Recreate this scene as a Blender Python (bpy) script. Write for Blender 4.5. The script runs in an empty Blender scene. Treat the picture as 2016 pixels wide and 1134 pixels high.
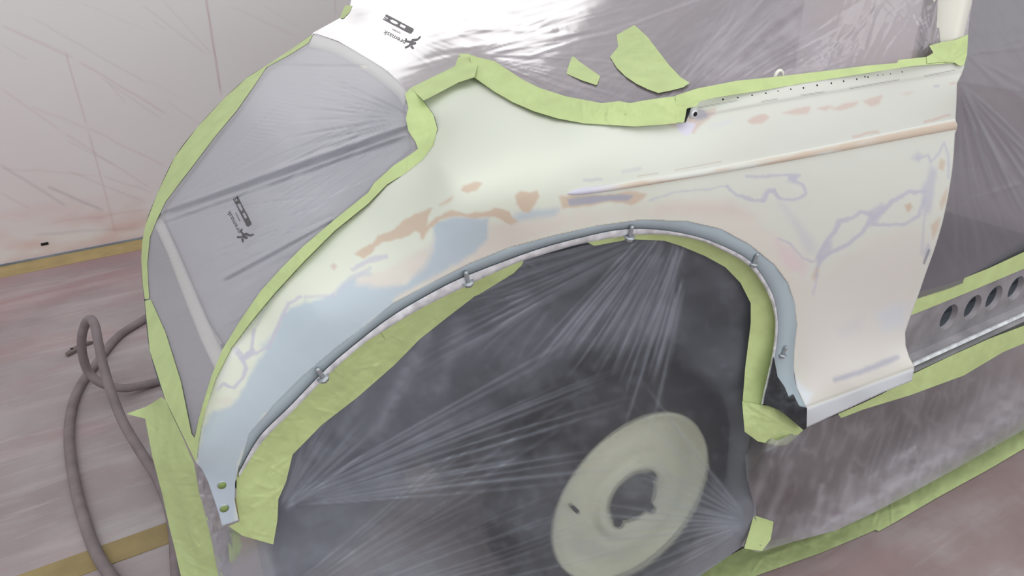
import bpy, bmesh, math, random
import numpy as np
from mathutils import Matrix, Vector

# ------------------------------------------------------------------ camera
W, H = 2016., 1134.
FPX = 1456.
CX, CY = 1008., 567.
C = np.array([0., 0., 1.385])


def cam_axes(th=25.8, roll=2.0, xvp=3900.):
    t, r = math.radians(th), math.radians(roll)
    up = -np.array([math.cos(t) * math.sin(r), -math.cos(t) * math.cos(r), -math.sin(t)])
    a = (xvp - CX) / FPX
    b = -(up[0] * a - up[2]) / up[1]
    X = np.array([a, b, -1.])
    X /= np.linalg.norm(X)
    return np.stack([X, np.cross(up, X), up])


RM = cam_axes()
scene = bpy.context.scene
col = scene.collection
cam_d = bpy.data.cameras.new('camera')
cam_d.sensor_fit = 'HORIZONTAL'
cam_d.sensor_width = 36.0
cam_d.lens = FPX / W * 36.0
cam_d.clip_start = 0.02
cam = bpy.data.objects.new('camera', cam_d)
col.objects.link(cam)
m4 = Matrix.Identity(4)
for i in range(3):
    for j in range(3):
        m4[i][j] = RM[i][j]
    m4[i][3] = C[i]
cam.matrix_world = m4
scene.camera = cam

# ------------------------------------------------------------------ world, lamps, exposure
world = bpy.data.worlds.new('booth_light')
scene.world = world
world.use_nodes = True
bg = world.node_tree.nodes['Background']
bg.inputs[0].default_value = (0.95, 0.97, 1.0, 1)
bg.inputs[1].default_value = 0.62


def area(name, loc, rot, sx, sy, power, color=(1, 1, 1)):
    d = bpy.data.lights.new(name, 'AREA')
    d.shape = 'RECTANGLE'
    d.size, d.size_y = sx, sy
    d.energy = power
    d.color = color
    o = bpy.data.objects.new(name, d)
    o.location = loc
    o.rotation_euler = rot
    col.objects.link(o)
    return o


# lamp rows along the car: two added ones, then the booth ceiling
area('added_lamp_row', (1.35, 4.0, 1.84), (math.radians(-90), 0, 0), 2.5, 0.5, 5.5)  # unseen, added to give the deck and cabin film its white glare
area('added_lamp_row', (0.8, -2.3, 1.9), (math.radians(78), 0, 0), 6.0, 1.4, 48)  # unseen, added as fill for the panel side and the wheel
area('ceiling_lamp_row', (0.8, -0.4, 4.4), (0, 0, 0), 8.0, 4.0, 100)
vs = scene.view_settings
vs.view_transform = 'Standard'
vs.look = 'None'
vs.gamma = 1.0
vs.exposure = 0.0
vs.use_curve_mapping = False
scene.cycles.transparent_max_bounces = 24

# ------------------------------------------------------------------ projection helpers
rng = np.random.default_rng(7)
random.seed(7)


def rays(p):
    p = np.atleast_2d(np.asarray(p, float))
    c = np.stack([(p[:, 0] - CX) / FPX, -(p[:, 1] - CY) / FPX, -np.ones(len(p))], 1)
    return c @ RM.T


def proj(P):
    P = np.atleast_2d(np.asarray(P, float))
    c = (P - C) @ RM
    return np.stack([CX + FPX * c[:, 0] / -c[:, 2], CY - FPX * c[:, 1] / -c[:, 2]], 1)


AX = {'X': 0, 'Y': 1, 'Z': 2}


def on(px, py, ax, val):
    d = rays([(px, py)])[0]
    k = AX[ax]
    return C + d * ((val - C[k]) / d[k])


class Field:
    """distance along the viewing ray, thin-plate interpolated from known places on the car"""
    def __init__(self, ctl):
        pts, w = [], []
        for c in ctl:
            if c[0] == 'P':
                P = np.array(c[1:], float)
                q = proj([P])[0]
                t = -((P - C) @ RM)[2]
                pts.append(q)
                w.append(1 / t)
            else:
                px, py, ax, v = c
                d = rays([(px, py)])[0]
                k = AX[ax]
                t = (v - C[k]) / d[k]
                assert t > 0, c
                pts.append((px, py))
                w.append(1 / t)
        self.p = np.array(pts) / 1000.
        n = len(pts)
        A = np.zeros((n + 3, n + 3))
        A[:n, :n] = self.U(self.p, self.p) + np.eye(n) * 1e-6
        A[:n, n] = 1
        A[:n, n + 1:] = self.p
        A[n, :n] = 1
        A[n + 1:, :n] = self.p.T
        self.s = np.linalg.solve(A, np.concatenate([w, np.zeros(3)]))

    @staticmethod
    def U(a, b):
        r2 = ((a[:, None] - b[None]) ** 2).sum(-1)
        return np.where(r2 > 1e-12, 0.5 * r2 * np.log(r2 + 1e-20), 0)

    def t(self, q):
        q = np.atleast_2d(np.asarray(q, float)) / 1000.
        out = np.empty(len(q))
        for i in range(0, len(q), 20000):
            qq = q[i:i + 20000]
            n = len(self.p)
            out[i:i + 20000] = self.U(qq, self.p) @ self.s[:n] + self.s[n] + qq @ self.s[n + 1:]
        return 1 / out

    def P(self, q, off=0.0):
        t = self.t(q)
        r = rays(q)
        L = np.linalg.norm(r, axis=1)
        return C + r * (t - np.asarray(off) / L)[:, None]


# ------------------------------------------------------------------ 2-D helpers
def in_poly(q, poly):
    x, y = q[:, 0], q[:, 1]
    ins = np.zeros(len(q), bool)
    n = len(poly)
    for i in range(n):
        x0, y0 = poly[i]
        x1, y1 = poly[(i + 1) % n]
        if y0 == y1:
            continue
        c = ((y0 > y) != (y1 > y)) & (x < (x1 - x0) * (y - y0) / (y1 - y0) + x0)
        ins ^= c
    return ins


def seg_near(q, poly, closed=True):
    """distance to a polyline and the nearest point on it"""
    best = np.full(len(q), 1e18)
    near = np.zeros_like(q)
    n = len(poly)
    for i in range(n if closed else n - 1):
        a = np.array(poly[i], float)
        b = np.array(poly[(i + 1) % n], float)
        ab = b - a
        L = (ab ** 2).sum()
        if L < 1e-9:
            continue
        u = np.clip(((q - a) @ ab) / L, 0, 1)
        p = a + u[:, None] * ab
        d = ((q - p) ** 2).sum(1)
        m = d < best
        best[m] = d[m]
        near[m] = p[m]
    return np.sqrt(best), near


def sdist(q, poly):
    d, _ = seg_near(q, poly)
    return np.where(in_poly(q, poly), -d, d)


def hash2(ix, iy, s):
    v = np.sin(ix * 127.1 + iy * 311.7 + s * 74.7) * 43758.5453
    return v - np.floor(v)


def noise(x, y, s=0):
    ix, iy = np.floor(x), np.floor(y)
    fx, fy = x - ix, y - iy
    fx = fx * fx * (3 - 2 * fx)
    fy = fy * fy * (3 - 2 * fy)
    a = hash2(ix, iy, s) * (1 - fx) + hash2(ix + 1, iy, s) * fx
    b = hash2(ix, iy + 1, s) * (1 - fx) + hash2(ix + 1, iy + 1, s) * fx
    return (a * (1 - fy) + b * fy) * 2 - 1


def fbm(x, y, s=0, o=3):
    v = 0
    for k in range(o):
        v = v + noise(x * 2 ** k, y * 2 ** k, s + k * 3) / 2 ** k
    return v


def spline(pts, n):
    """Catmull-Rom through points, resampled to n by arc length (2-D or 3-D)"""
    p = np.array(pts, float)
    q = np.vstack([2 * p[0] - p[1], p, 2 * p[-1] - p[-2]])
    out = []
    for i in range(1, len(q) - 2):
        u = np.linspace(0, 1, 16, endpoint=False)[:, None]
        a, b, c, d = q[i - 1], q[i], q[i + 1], q[i + 2]
        out.append(.5 * (2 * b + (c - a) * u + (2 * a - 5 * b + 4 * c - d) * u ** 2 + (3 * b - a - 3 * c + d) * u ** 3))
    out.append(p[-1:])
    s = np.vstack(out)
    L = np.concatenate([[0], np.cumsum(np.linalg.norm(np.diff(s, axis=0), axis=1))])
    g = np.linspace(0, L[-1], n)
    return np.stack([np.interp(g, L, s[:, k]) for k in range(s.shape[1])], 1)


def srgb(*c):
    c = np.array(c, float) / 255.
    return np.where(c <= .04045, c / 12.92, ((c + .055) / 1.055) ** 2.4)


# ------------------------------------------------------------------ materials
def mat(name, color, rough=.5, metal=0., spec=.5, bump=None, attr=None, var=None):
    m = bpy.data.materials.new(name)
    m.use_nodes = True
    nt = m.node_tree
    b = nt.nodes['Principled BSDF']
    b.inputs['Roughness'].default_value = rough
    b.inputs['Metallic'].default_value = metal
    b.inputs['Specular IOR Level'].default_value = spec
    tc = nt.nodes.new('ShaderNodeTexCoord')
    src = None
    if attr:
        a = nt.nodes.new('ShaderNodeAttribute')
        a.attribute_name = attr
        src = a.outputs['Color']
    if var:
        sc, amt = var
        n = nt.nodes.new('ShaderNodeTexNoise')
        n.inputs['Scale'].default_value = sc
        n.inputs['Detail'].default_value = 5
        nt.links.new(tc.outputs['Object'], n.inputs['Vector'])
        mr = nt.nodes.new('ShaderNodeMapRange')
        mr.inputs[1].default_value, mr.inputs[2].default_value = .3, .7
        mr.inputs[3].default_value, mr.inputs[4].default_value = 1 - amt, 1 + amt
        nt.links.new(n.outputs['Fac'], mr.inputs[0])
        mx = nt.nodes.new('ShaderNodeVectorMath')
        mx.operation = 'SCALE'
        if src:
            nt.links.new(src, mx.inputs[0])
        else:
            mx.inputs[0].default_value = tuple(color)
        nt.links.new(mr.outputs[0], mx.inputs['Scale'])
        src = mx.outputs[0]
    if src:
        nt.links.new(src, b.inputs['Base Color'])
    else:
        b.inputs['Base Color'].default_value = (*color, 1)
    if bump:
        sc, st, dist = bump
        n = nt.nodes.new('ShaderNodeTexNoise')
        n.inputs['Scale'].default_value = sc
        n.inputs['Detail'].default_value = 4
        nt.links.new(tc.outputs['Object'], n.inputs['Vector'])
        bp = nt.nodes.new('ShaderNodeBump')
        bp.inputs['Strength'].default_value = st
        bp.inputs['Distance'].default_value = dist
        nt.links.new(n.outputs['Fac'], bp.inputs['Height'])
        nt.links.new(bp.outputs[0], b.inputs['Normal'])
    return m


def film_mat(name, color, alpha, fold_alpha, rough=.22, gloss=.5, tint=(1, 1, 1), haze=0.):
    """clear polythene: mostly see-through, milky where it is gathered into folds, glossy skin"""
    m = bpy.data.materials.new(name)
    m.use_nodes = True
    nt = m.node_tree
    for n in list(nt.nodes):
        nt.nodes.remove(n)
    L = nt.links.new
    out = nt.nodes.new('ShaderNodeOutputMaterial')
    tr = nt.nodes.new('ShaderNodeBsdfTransparent')
    tr.inputs[0].default_value = (*tint, 1)
    if haze:
        # part of the light is scattered a little on its way through
        rf = nt.nodes.new('ShaderNodeBsdfRefraction')
        rf.inputs['IOR'].default_value = 1.12
        rf.inputs['Roughness'].default_value = .42
        hm = nt.nodes.new('ShaderNodeMixShader')
        hm.inputs[0].default_value = haze
        L(tr.outputs[0], hm.inputs[1])
        L(rf.outputs[0], hm.inputs[2])
        tr = hm
    df = nt.nodes.new('ShaderNodeBsdfDiffuse')
    df.inputs[0].default_value = (*color, 1)
    tl = nt.nodes.new('ShaderNodeBsdfTranslucent')
    tl.inputs[0].default_value = (*color, 1)
    mk = nt.nodes.new('ShaderNodeMixShader')
    mk.inputs[0].default_value = .3
    L(df.outputs[0], mk.inputs[1])
    L(tl.outputs[0], mk.inputs[2])
    at = nt.nodes.new('ShaderNodeAttribute')
    at.attribute_name = 'fold'
    ma = nt.nodes.new('ShaderNodeMath')
    ma.operation = 'MULTIPLY_ADD'
    ma.use_clamp = True
    L(at.outputs['Fac'], ma.inputs[0])
    ma.inputs[1].default_value = fold_alpha
    ma.inputs[2].default_value = alpha
    mx = nt.nodes.new('ShaderNodeMixShader')
    L(ma.outputs[0], mx.inputs[0])
    L(tr.outputs[0], mx.inputs[1])
    L(mk.outputs[0], mx.inputs[2])
    gl = nt.nodes.new('ShaderNodeBsdfGlossy')
    gl.inputs['Roughness'].default_value = rough
    gl.inputs[0].default_value = (1, 1, 1, 1)
    fr = nt.nodes.new('ShaderNodeFresnel')
    fr.inputs[0].default_value = 1.5
    fm = nt.nodes.new('ShaderNodeMath')
    fm.operation = 'MULTIPLY'
    fm.use_clamp = True
    fm.inputs[1].default_value = gloss * 2
    L(fr.outputs[0], fm.inputs[0])
    m2 = nt.nodes.new('ShaderNodeMixShader')
    L(fm.outputs[0], m2.inputs[0])
    L(mx.outputs[0], m2.inputs[1])
    L(gl.outputs[0], m2.inputs[2])
    L(m2.outputs[0], out.inputs[0])
    return m


M = {}
M['primer'] = mat('sanded_primer', (.7, .7, .65), .55, spec=.35, attr='paint', bump=(260, .06, .0006))
M['band'] = mat('grey_blue_primer', srgb(172, 186, 193), .45, spec=.4, var=(9, .05))
M['bare'] = mat('bare_steel', srgb(228, 230, 234), .34, .25, var=(60, .25), bump=(120, .25, .001))
M['dark_metal'] = mat('black_sealer', srgb(46, 50, 54), .35, .1, var=(40, .5), bump=(90, .5, .002))
M['steel'] = mat('zinc_bolt', srgb(176, 182, 186), .32, .6)
M['sill'] = mat('grey_zinc_primer_sill', srgb(150, 147, 151), .45, .25, var=(14, .22), bump=(50, .12, .001))
M['cream'] = mat('cream_paint', srgb(240, 238, 226), .4)
M['deck'] = mat('cream_white_deck', srgb(222, 221, 217), .4)
M['tape'] = mat('green_masking_tape', srgb(189, 205, 144), .6, spec=.3, var=(22, .07), bump=(420, .12, .0005))
M['tan_tape'] = mat('old_tan_tape', srgb(158, 140, 96), .7, var=(10, .16))
M['wall_tape'] = mat('yellow_wall_tape', srgb(184, 162, 112), .7, var=(12, .12))
M['dark'] = mat('dark_wheelhouse', srgb(126, 133, 143), .7, var=(6, .3))
M['boot'] = mat('boot_interior', srgb(150, 145, 150), .7)
M['backing'] = mat('grey_boot_backing', srgb(190, 189, 195), .6)
M['cabin'] = mat('cabin_grey_primer', srgb(146, 130, 135), .7, var=(3, .12))
M['tyre'] = mat('tyre_rubber', srgb(18, 18, 21), .65, bump=(60, .2, .002))
M['rim'] = mat('cream_wheel_paint', srgb(228, 231, 208), .45)
M['hub'] = mat('dark_hub', srgb(66, 66, 66), .5, .3)
M['hose'] = mat('dusty_rubber_hose', srgb(134, 122, 124), .6, var=(18, .18), bump=(90, .1, .001))
M['scrap'] = mat('dull_scrap_metal', srgb(120, 110, 106), .5, .3)
M['print'] = mat('dark_print_ink', srgb(70, 66, 70), .5)
M['hole'] = mat('black_hole', srgb(16, 16, 18), .8)
M['film_boot'] = film_mat('polythene_over_boot', srgb(216, 215, 222), .52, .25, rough=.3, gloss=.25)
M['film_cabin'] = film_mat('polythene_over_cabin', srgb(192, 182, 190), .40, .5, rough=.15, gloss=.7, haze=.5)
M['film_arch'] = film_mat('polythene_over_wheel', srgb(178, 184, 196), .15, .64, rough=.25, gloss=.35, haze=.6)
M['film_door'] = film_mat('polythene_over_door', srgb(138, 135, 144), .72, .25, rough=.28, gloss=.35, haze=.7)
M['film_skirt'] = film_mat('polythene_skirt', srgb(186, 182, 188), .33, .65, rough=.2, gloss=.45, haze=.6)


# ------------------------------------------------------------------ object helpers
def tag(o, label=None, cat=None, group=None, kind=None):
    for k, v in (('label', label), ('category', cat), ('group', group), ('kind', kind)):
        if v:
            o[k] = v
    return o


def empty(name, loc=(0, 0, 0)):
    o = bpy.data.objects.new(name, None)
    o.location = loc
    col.objects.link(o)
    return o


def mesh_obj(name, V, F, material, parent=None, smooth=True, attrs=None, colors=None):
    me = bpy.data.meshes.new(name)
    me.from_pydata([tuple(v) for v in V], [], [tuple(f) for f in F])
    me.validate()
    me.update()
    if smooth:
        me.polygons.foreach_set('use_smooth', np.ones(len(me.polygons), bool))
    if attrs:
        for k, a in attrs.items():
            at = me.attributes.new(k, 'FLOAT', 'POINT')
            at.data.foreach_set('value', np.asarray(a, np.float32))
    if colors is not None:
        at = me.color_attributes.new('paint', 'FLOAT_COLOR', 'POINT')
        c4 = np.ones((len(V), 4), np.float32)
        c4[:, :3] = colors
        at.data.foreach_set('color', c4.ravel())
    me.materials.append(M[material] if isinstance(material, str) else material)
    o = bpy.data.objects.new(name, me)
    col.objects.link(o)
    if parent:
        o.parent = parent
        o.matrix_parent_inverse = Matrix.Translation(-Vector(parent.location))
    return o


def solid(o, th, off=-1):
    md = o.modifiers.new('thickness', 'SOLIDIFY')
    md.thickness = th
    md.offset = off
    return o


def sheet(name, poly, field, step, material, parent=None, off=0., disp=None, fold=None, paint=None, thick=0, snap=True):
    poly = [tuple(map(float, p)) for p in poly]
    a = np.array(poly)
    x0, y0 = a.min(0) - step
    x1, y1 = a.max(0) + step
    nx, ny = int((x1 - x0) / step) + 2, int((y1 - y0) / step) + 2
    gx, gy = x0 + np.arange(nx) * step, y0 + np.arange(ny) * step
    cxs, cys = np.meshgrid(gx[:-1] + step / 2, gy[:-1] + step / 2)
    keep = in_poly(np.stack([cxs.ravel(), cys.ravel()], 1), poly).reshape(ny - 1, nx - 1)
    cnt = np.zeros((ny, nx), int)
    cnt[:-1, :-1] += keep
    cnt[1:, :-1] += keep
    cnt[:-1, 1:] += keep
    cnt[1:, 1:] += keep
    used = cnt > 0
    idx = -np.ones((ny, nx), int)
    idx[used] = np.arange(used.sum())
    vx, vy = np.meshgrid(gx, gy)
    q = np.stack([vx[used], vy[used]], 1)
    if snap:
        bmask = cnt[used] < 4
        _, nr = seg_near(q[bmask], poly)
        q[bmask] = nr
    jj, ii = np.nonzero(keep)
    F = np.stack([idx[jj, ii], idx[jj + 1, ii], idx[jj + 1, ii + 1], idx[jj, ii + 1]], 1)
    d = np.zeros(len(q)) if disp is None else disp(q)
    V = field.P(q, off + d)
    at = {'fold': fold(q)} if fold is not None else ({'fold': np.zeros(len(q))} if isinstance(material, str) and material.startswith('film') else None)
    o = mesh_obj(name, V, F.tolist(), material, parent, attrs=at, colors=paint(q) if paint is not None else None)
    if thick:
        solid(o, thick)
    return o


def loft(name, rows, material, parent=None, thick=0, smooth=True, colors=None):
    """rows: list of (n,3) arrays -> skin between consecutive rows"""
    n = len(rows[0])
    V = np.vstack(rows)
    F = []
    for r in range(len(rows) - 1):
        for i in range(n - 1):
            F.append((r * n + i, (r + 1) * n + i, (r + 1) * n + i + 1, r * n + i + 1))
    o = mesh_obj(name, V, F, material, parent, smooth, colors=colors)
    if thick:
        solid(o, thick)
    return o


def tube(name, path, rad, material, parent=None, seg=12, caps=True):
    p = np.array(path, float)
    n = len(p)
    rad = np.full(n, rad) if np.isscalar(rad) else np.array(rad)
    T = np.gradient(p, axis=0)
    T /= np.linalg.norm(T, axis=1)[:, None]
    ref = np.array([0, 0, 1.]) if abs(T[0][2]) < .9 else np.array([1., 0, 0])
    V, F = [], []
    u = np.cross(T[0], ref)
    u /= np.linalg.norm(u)
    for i in range(n):
        u = u - T[i] * (u @ T[i])
        u /= np.linalg.norm(u)
        v = np.cross(T[i], u)
        for k in range(seg):
            a = 2 * math.pi * k / seg
            V.append(p[i] + rad[i] * (math.cos(a) * u + math.sin(a) * v))
    for i in range(n - 1):
        for k in range(seg):
            F.append((i * seg + k, i * seg + (k + 1) % seg, (i + 1) * seg + (k + 1) % seg, (i + 1) * seg + k))
    if caps:
        F.append(tuple(range(seg))[::-1])
        F.append(tuple(range((n - 1) * seg, n * seg)))
    return mesh_obj(name, V, F, material, parent)


def lathe_y(name, prof, cen, material, parent=None, seg=64):
    """prof: (radius, y offset) about an axis along Y"""
    V, F = [], []
    for r, y in prof:
        for k in range(seg):
            a = 2 * math.pi * k / seg
            V.append((cen[0] + r * math.cos(a), cen[1] + y, cen[2] + r * math.sin(a)))
    for i in range(len(prof) - 1):
        for k in range(seg):
            F.append((i * seg + k, i * seg + (k + 1) % seg, (i + 1) * seg + (k + 1) % seg, (i + 1) * seg + k))
    return mesh_obj(name, V, F, material, parent)


def box(name, lo, hi, material, parent=None, skip=()):
    x0, y0, z0 = lo
    x1, y1, z1 = hi
    V = [(x0, y0, z0), (x1, y0, z0), (x1, y1, z0), (x0, y1, z0), (x0, y0, z1), (x1, y0, z1), (x1, y1, z1), (x0, y1, z1)]
    Fd = {'bottom': (0, 3, 2, 1), 'top': (4, 5, 6, 7), 'front': (0, 1, 5, 4), 'back': (2, 3, 7, 6), 'left': (3, 0, 4, 7), 'right': (1, 2, 6, 5)}
    return mesh_obj(name, V, [f for k, f in Fd.items() if k not in skip], material, parent, smooth=False)


# ------------------------------------------------------------------ fold functions (metres of lift, fold density)
def fan(q, o, a0, a1, n, r0, r1, seed, sharp=2.0, soft=.12):
    """creases radiating from a point, between two bearings in degrees (clockwise from +x)"""
    dx, dy = q[:, 0] - o[0], q[:, 1] - o[1]
    r = np.hypot(dx, dy)
    th = np.degrees(np.arctan2(dy, dx))
    mid = (a0 + a1) / 2
    th = (th - mid + 180) % 360 - 180
    hw = (a1 - a0) / 2
    win = np.clip((hw - np.abs(th)) / (hw * soft * 2), 0, 1)
    win = win * win * (3 - 2 * win)
    u = (th + hw) / (2 * hw) * n
    u = u + .25 * noise(r / 90., th * .05, seed + 5)
    ln = .5 + .5 * noise(u, np.zeros_like(u) + 3.3, seed)
    ln = ln ** sharp
    reach = r1 * (.55 + .45 * (.5 + .5 * noise(np.floor(u) * 1.7, np.zeros_like(u), seed + 9)))
    fall = np.clip(r / max(r0, 1), 0, 1) * np.clip((reach - r) / (reach * .5), 0, 1)
    return ln * win * fall


def pleats(q, o, a0, a1, n, r0, r1, seed, w=(1.6, 3.2), bow=6.):
    """separate thin pleats running out from a gathered point, each with its own reach and width"""
    g = np.random.default_rng(seed)
    out = np.zeros(len(q))
    dx, dy = q[:, 0] - o[0], q[:, 1] - o[1]
    for k in range(n):
        t = math.radians(a0 + (a1 - a0) * (k + g.uniform(.1, .9)) / n)
        s0 = r0 * g.uniform(.8, 1.5)
        s1 = s0 + (r1 - s0) * g.uniform(.3, 1.)
        ww = g.uniform(*w)
        am = g.uniform(.35, 1.)
        bb = g.uniform(-bow, bow)
        along = dx * math.cos(t) + dy * math.sin(t)
        e = -dx * math.sin(t) + dy * math.cos(t)
        u = (along - s0) / max(s1 - s0, 1)
        m = (u > 0) & (u < 1) & (np.abs(e) < 4 * ww + bow + 2)
        if not m.any():
            continue
        uu = u[m]
        ee = e[m] - bb * 4 * uu * (1 - uu)
        out[m] = np.maximum(out[m], am * np.exp(-(ee / (ww * (.7 + .6 * uu))) ** 2) * np.clip(uu / .12, 0, 1) * np.clip((1 - uu) / .35, 0, 1))
    return out


def crease(q, a, b, w0, w1=None, curve=0.):
    a, b = np.array(a, float), np.array(b, float)
    w1 = w0 if w1 is None else w1
    ab = b - a
    L = np.hypot(*ab)
    d = ab / L
    s = ((q - a) @ d) / L
    nrm = np.array([-d[1], d[0]])
    e = (q - a) @ nrm - curve * 4 * s * (1 - s)
    w = w0 + (w1 - w0) * np.clip(s, 0, 1)
    end = np.clip(s / .08, 0, 1) * np.clip((1 - s) / .08, 0, 1)
    return np.exp(-(e / w) ** 2) * end


def crinkle(q, s, seed=0):
    return fbm(q[:, 0] / s, q[:, 1] / s, seed, 3)


def ridged(q, s, seed, ang=0., stretch=1.):
    a = math.radians(ang)
    u = (q[:, 0] * math.cos(a) + q[:, 1] * math.sin(a)) / (s * stretch)
    v = (-q[:, 0] * math.sin(a) + q[:, 1] * math.cos(a)) / s
    return 1 - np.abs(fbm(u, v, seed, 2))


# ================================================================== PLACE
# ------------------------------------------------------------------ floor
WALL_Y = 4.085


def floor_material():
    m = bpy.data.materials.new('oversprayed_floor')
    m.use_nodes = True
    nt = m.node_tree
    L = nt.links.new
    b = nt.nodes['Principled BSDF']
    b.inputs['Roughness'].default_value = .6
    b.inputs['Specular IOR Level'].default_value = .3
    tc = nt.nodes.new('ShaderNodeTexCoord')

    def nz(scale, sx=1, sy=1, rot=0, detail=6, rough=.6):
        mp = nt.nodes.new('ShaderNodeMapping')
        mp.inputs['Scale'].default_value = (sx, sy, 1)
        mp.inputs['Rotation'].default_value = (0, 0, rot)
        L(tc.outputs['Object'], mp.inputs[0])
        n = nt.nodes.new('ShaderNodeTexNoise')
        n.inputs['Scale'].default_value = scale
        n.inputs['Detail'].default_value = detail
        n.inputs['Roughness'].default_value = rough
        L(mp.outputs[0], n.inputs['Vector'])
        return n.outputs['Fac']

    def ramp(x, lo, hi, a=0., bb=1.):
        r = nt.nodes.new('ShaderNodeMapRange')
        r.inputs[1].default_value, r.inputs[2].default_value = lo, hi
        r.inputs[3].default_value, r.inputs[4].default_value = a, bb
        L(x, r.inputs[0])
        return r.outputs[0]

    def mix(f, a, c):
        n = nt.nodes.new('ShaderNodeMix')
        n.data_type = 'RGBA'
        if hasattr(f, 'links'):
            L(f, n.inputs[0])
        else:
            n.inputs[0].default_value = f
        for k, v in ((6, a), (7, c)):
            if hasattr(v, 'links'):
                L(v, n.inputs[k])
            else:
                n.inputs[k].default_value = (*v, 1)
        return n.outputs[2]

    def mul(a, c):
        n = nt.nodes.new('ShaderNodeMath')
        n.operation = 'MULTIPLY'
        L(a, n.inputs[0])
        if hasattr(c, 'links'):
            L(c, n.inputs[1])
        else:
            n.inputs[1].default_value = c
        return n.outputs[0]
    base = mix(ramp(nz(2.2), .35, .65), srgb(158, 146, 147), srgb(178, 168, 168))
    base = mix(mul(ramp(nz(1.6, 1, 2.4, .2), .5, .68), .75), base, srgb(172, 144, 145))
    # thin milky overspray in long streaks
    base = mix(mul(ramp(nz(3.5, .35, 2.2, .25), .52, .72), .6), base, srgb(200, 194, 194))
    base = mix(mul(ramp(nz(16, .25, 2.5, .5, 8), .58, .8), .55), base, srgb(208, 202, 202))
    # red overspray collected along the foot of the wall
    sp = nt.nodes.new('ShaderNodeSeparateXYZ')
    L(tc.outputs['Object'], sp.inputs[0])
    red = mul(ramp(sp.outputs[1], 3.0, 4.0), ramp(nz(2.6, .6, 2.0), .3, .7, .25, 1.))
    base = mix(mul(red, .6), base, srgb(178, 120, 124))
    # worn brown-red where the film ends and people walk
    wn = mul(ramp(sp.outputs[1], 1.25, .8), ramp(nz(3.0), .3, .62, .3, 1.))
    base = mix(mul(wn, .75), base, srgb(134, 110, 108))
    L(base, b.inputs['Base Color'])
    bp = nt.nodes.new('ShaderNodeBump')
    bp.inputs['Strength'].default_value = .15
    bp.inputs['Distance'].default_value = .004
    L(nz(30, detail=6), bp.inputs['Height'])
    L(bp.outputs[0], b.inputs['Normal'])
    return m


fl = mesh_obj('floor', [(-4, -3, 0), (7, -3, 0), (7, WALL_Y, 0), (-4, WALL_Y, 0)], [(0, 1, 2, 3)], floor_material(), smooth=False)
tag(fl, 'grey pink booth floor streaked with pale overspray', kind='structure')

# ------------------------------------------------------------------ wall, sheeted, with creases in the sheeting
gx = np.concatenate([np.linspace(-4, -.95, 12)[:-1], np.arange(-.95, 1.6, .0065), np.linspace(1.6, 7, 16)])
gz = np.concatenate([np.arange(0, 1.5, .0065), np.linspace(1.5, 3.2, 8)])
vx, vz = np.meshgrid(gx, gz)
WV = np.stack([vx.ravel(), np.full(vx.size, WALL_Y), vz.ravel()], 1)
nx_, nz_ = len(gx), len(gz)
ii, jj = np.meshgrid(np.arange(nx_ - 1), np.arange(nz_ - 1))
k0 = (jj * nx_ + ii).ravel()
WF = np.stack([k0, k0 + 1, k0 + nx_ + 1, k0 + nx_], 1)
wq = proj(WV)
wc = np.tile(srgb(233, 229, 228), (len(WV), 1))


def blend(c, q, wgt, color):
    return c + (np.asarray(color) - c) * np.clip(wgt, 0, 1)[:, None]


nlow = fbm(WV[:, 0] * 1.6, WV[:, 2] * 1.6, 3)
wc = blend(wc, wq, .55 * np.clip((1.15 - WV[:, 2]) * .9, 0, 1) * (.65 + .5 * nlow), srgb(216, 192, 192))
wc = blend(wc, wq, .35 * np.clip((.3 - WV[:, 2]) * 4, 0, 1) * (.5 + fbm(WV[:, 0] * 5, WV[:, 2] * 12, 8)), srgb(212, 150, 140))
lines = [((0, 48), (150, 118), .55, 1.6), ((150, 118), (330, 225), .6, 1.5), ((60, 33), (300, 170), .35, 1.4), ((0, 172), (120, 258), .45, 1.5), ((120, 258), (300, 372), .5, 1.4),
         ((0, 85), (55, 118), .35, 1.3), ((280, 10), (405, 105), .4, 1.2), ((320, 0), (420, 110), .35, 1.2), ((195, 150), (320, 235), .4, 1.3), ((60, 210), (170, 250), .3, 1.5),
         ((170, 250), (330, 330), .5, 1.4), ((130, 275), (225, 325), .35, 1.4), ((0, 325), (130, 405), .6, 2.2), ((90, 365), (205, 415), .7, 2.6), ((130, 335), (290, 400), .4, 1.5),
         ((0, 330), (200, 345), .3, 1.8), ((100, 440), (290, 412), .35, 1.8), ((200, 345), (300, 380), .4, 1.3), ((450, 10), (590, 75), .25, 1.5), ((215, 165), (245, 200), .4, 1.2),
         ((300, 40), (330, 60), .3, 1.2), ((150, 0), (290, 60), .2, 1.3), ((0, 380), (60, 410), .35, 2.0), ((330, 200), (400, 250), .3, 1.3), ((60, 465), (280, 445), .35, 3.0)]
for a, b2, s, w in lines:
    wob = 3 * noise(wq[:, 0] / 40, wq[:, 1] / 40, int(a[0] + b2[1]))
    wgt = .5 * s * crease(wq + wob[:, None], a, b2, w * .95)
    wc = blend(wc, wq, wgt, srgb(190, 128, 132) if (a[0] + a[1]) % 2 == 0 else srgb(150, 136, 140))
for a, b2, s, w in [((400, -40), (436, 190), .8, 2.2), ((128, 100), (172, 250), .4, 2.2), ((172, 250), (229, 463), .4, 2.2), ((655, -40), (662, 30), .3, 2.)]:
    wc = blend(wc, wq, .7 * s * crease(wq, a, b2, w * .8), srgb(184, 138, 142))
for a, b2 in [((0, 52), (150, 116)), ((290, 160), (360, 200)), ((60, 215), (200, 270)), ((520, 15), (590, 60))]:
    wc = blend(wc, wq, .5 * crease(wq + np.array([0, 4.]), a, b2, 1.8), srgb(224, 218, 216))
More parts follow.
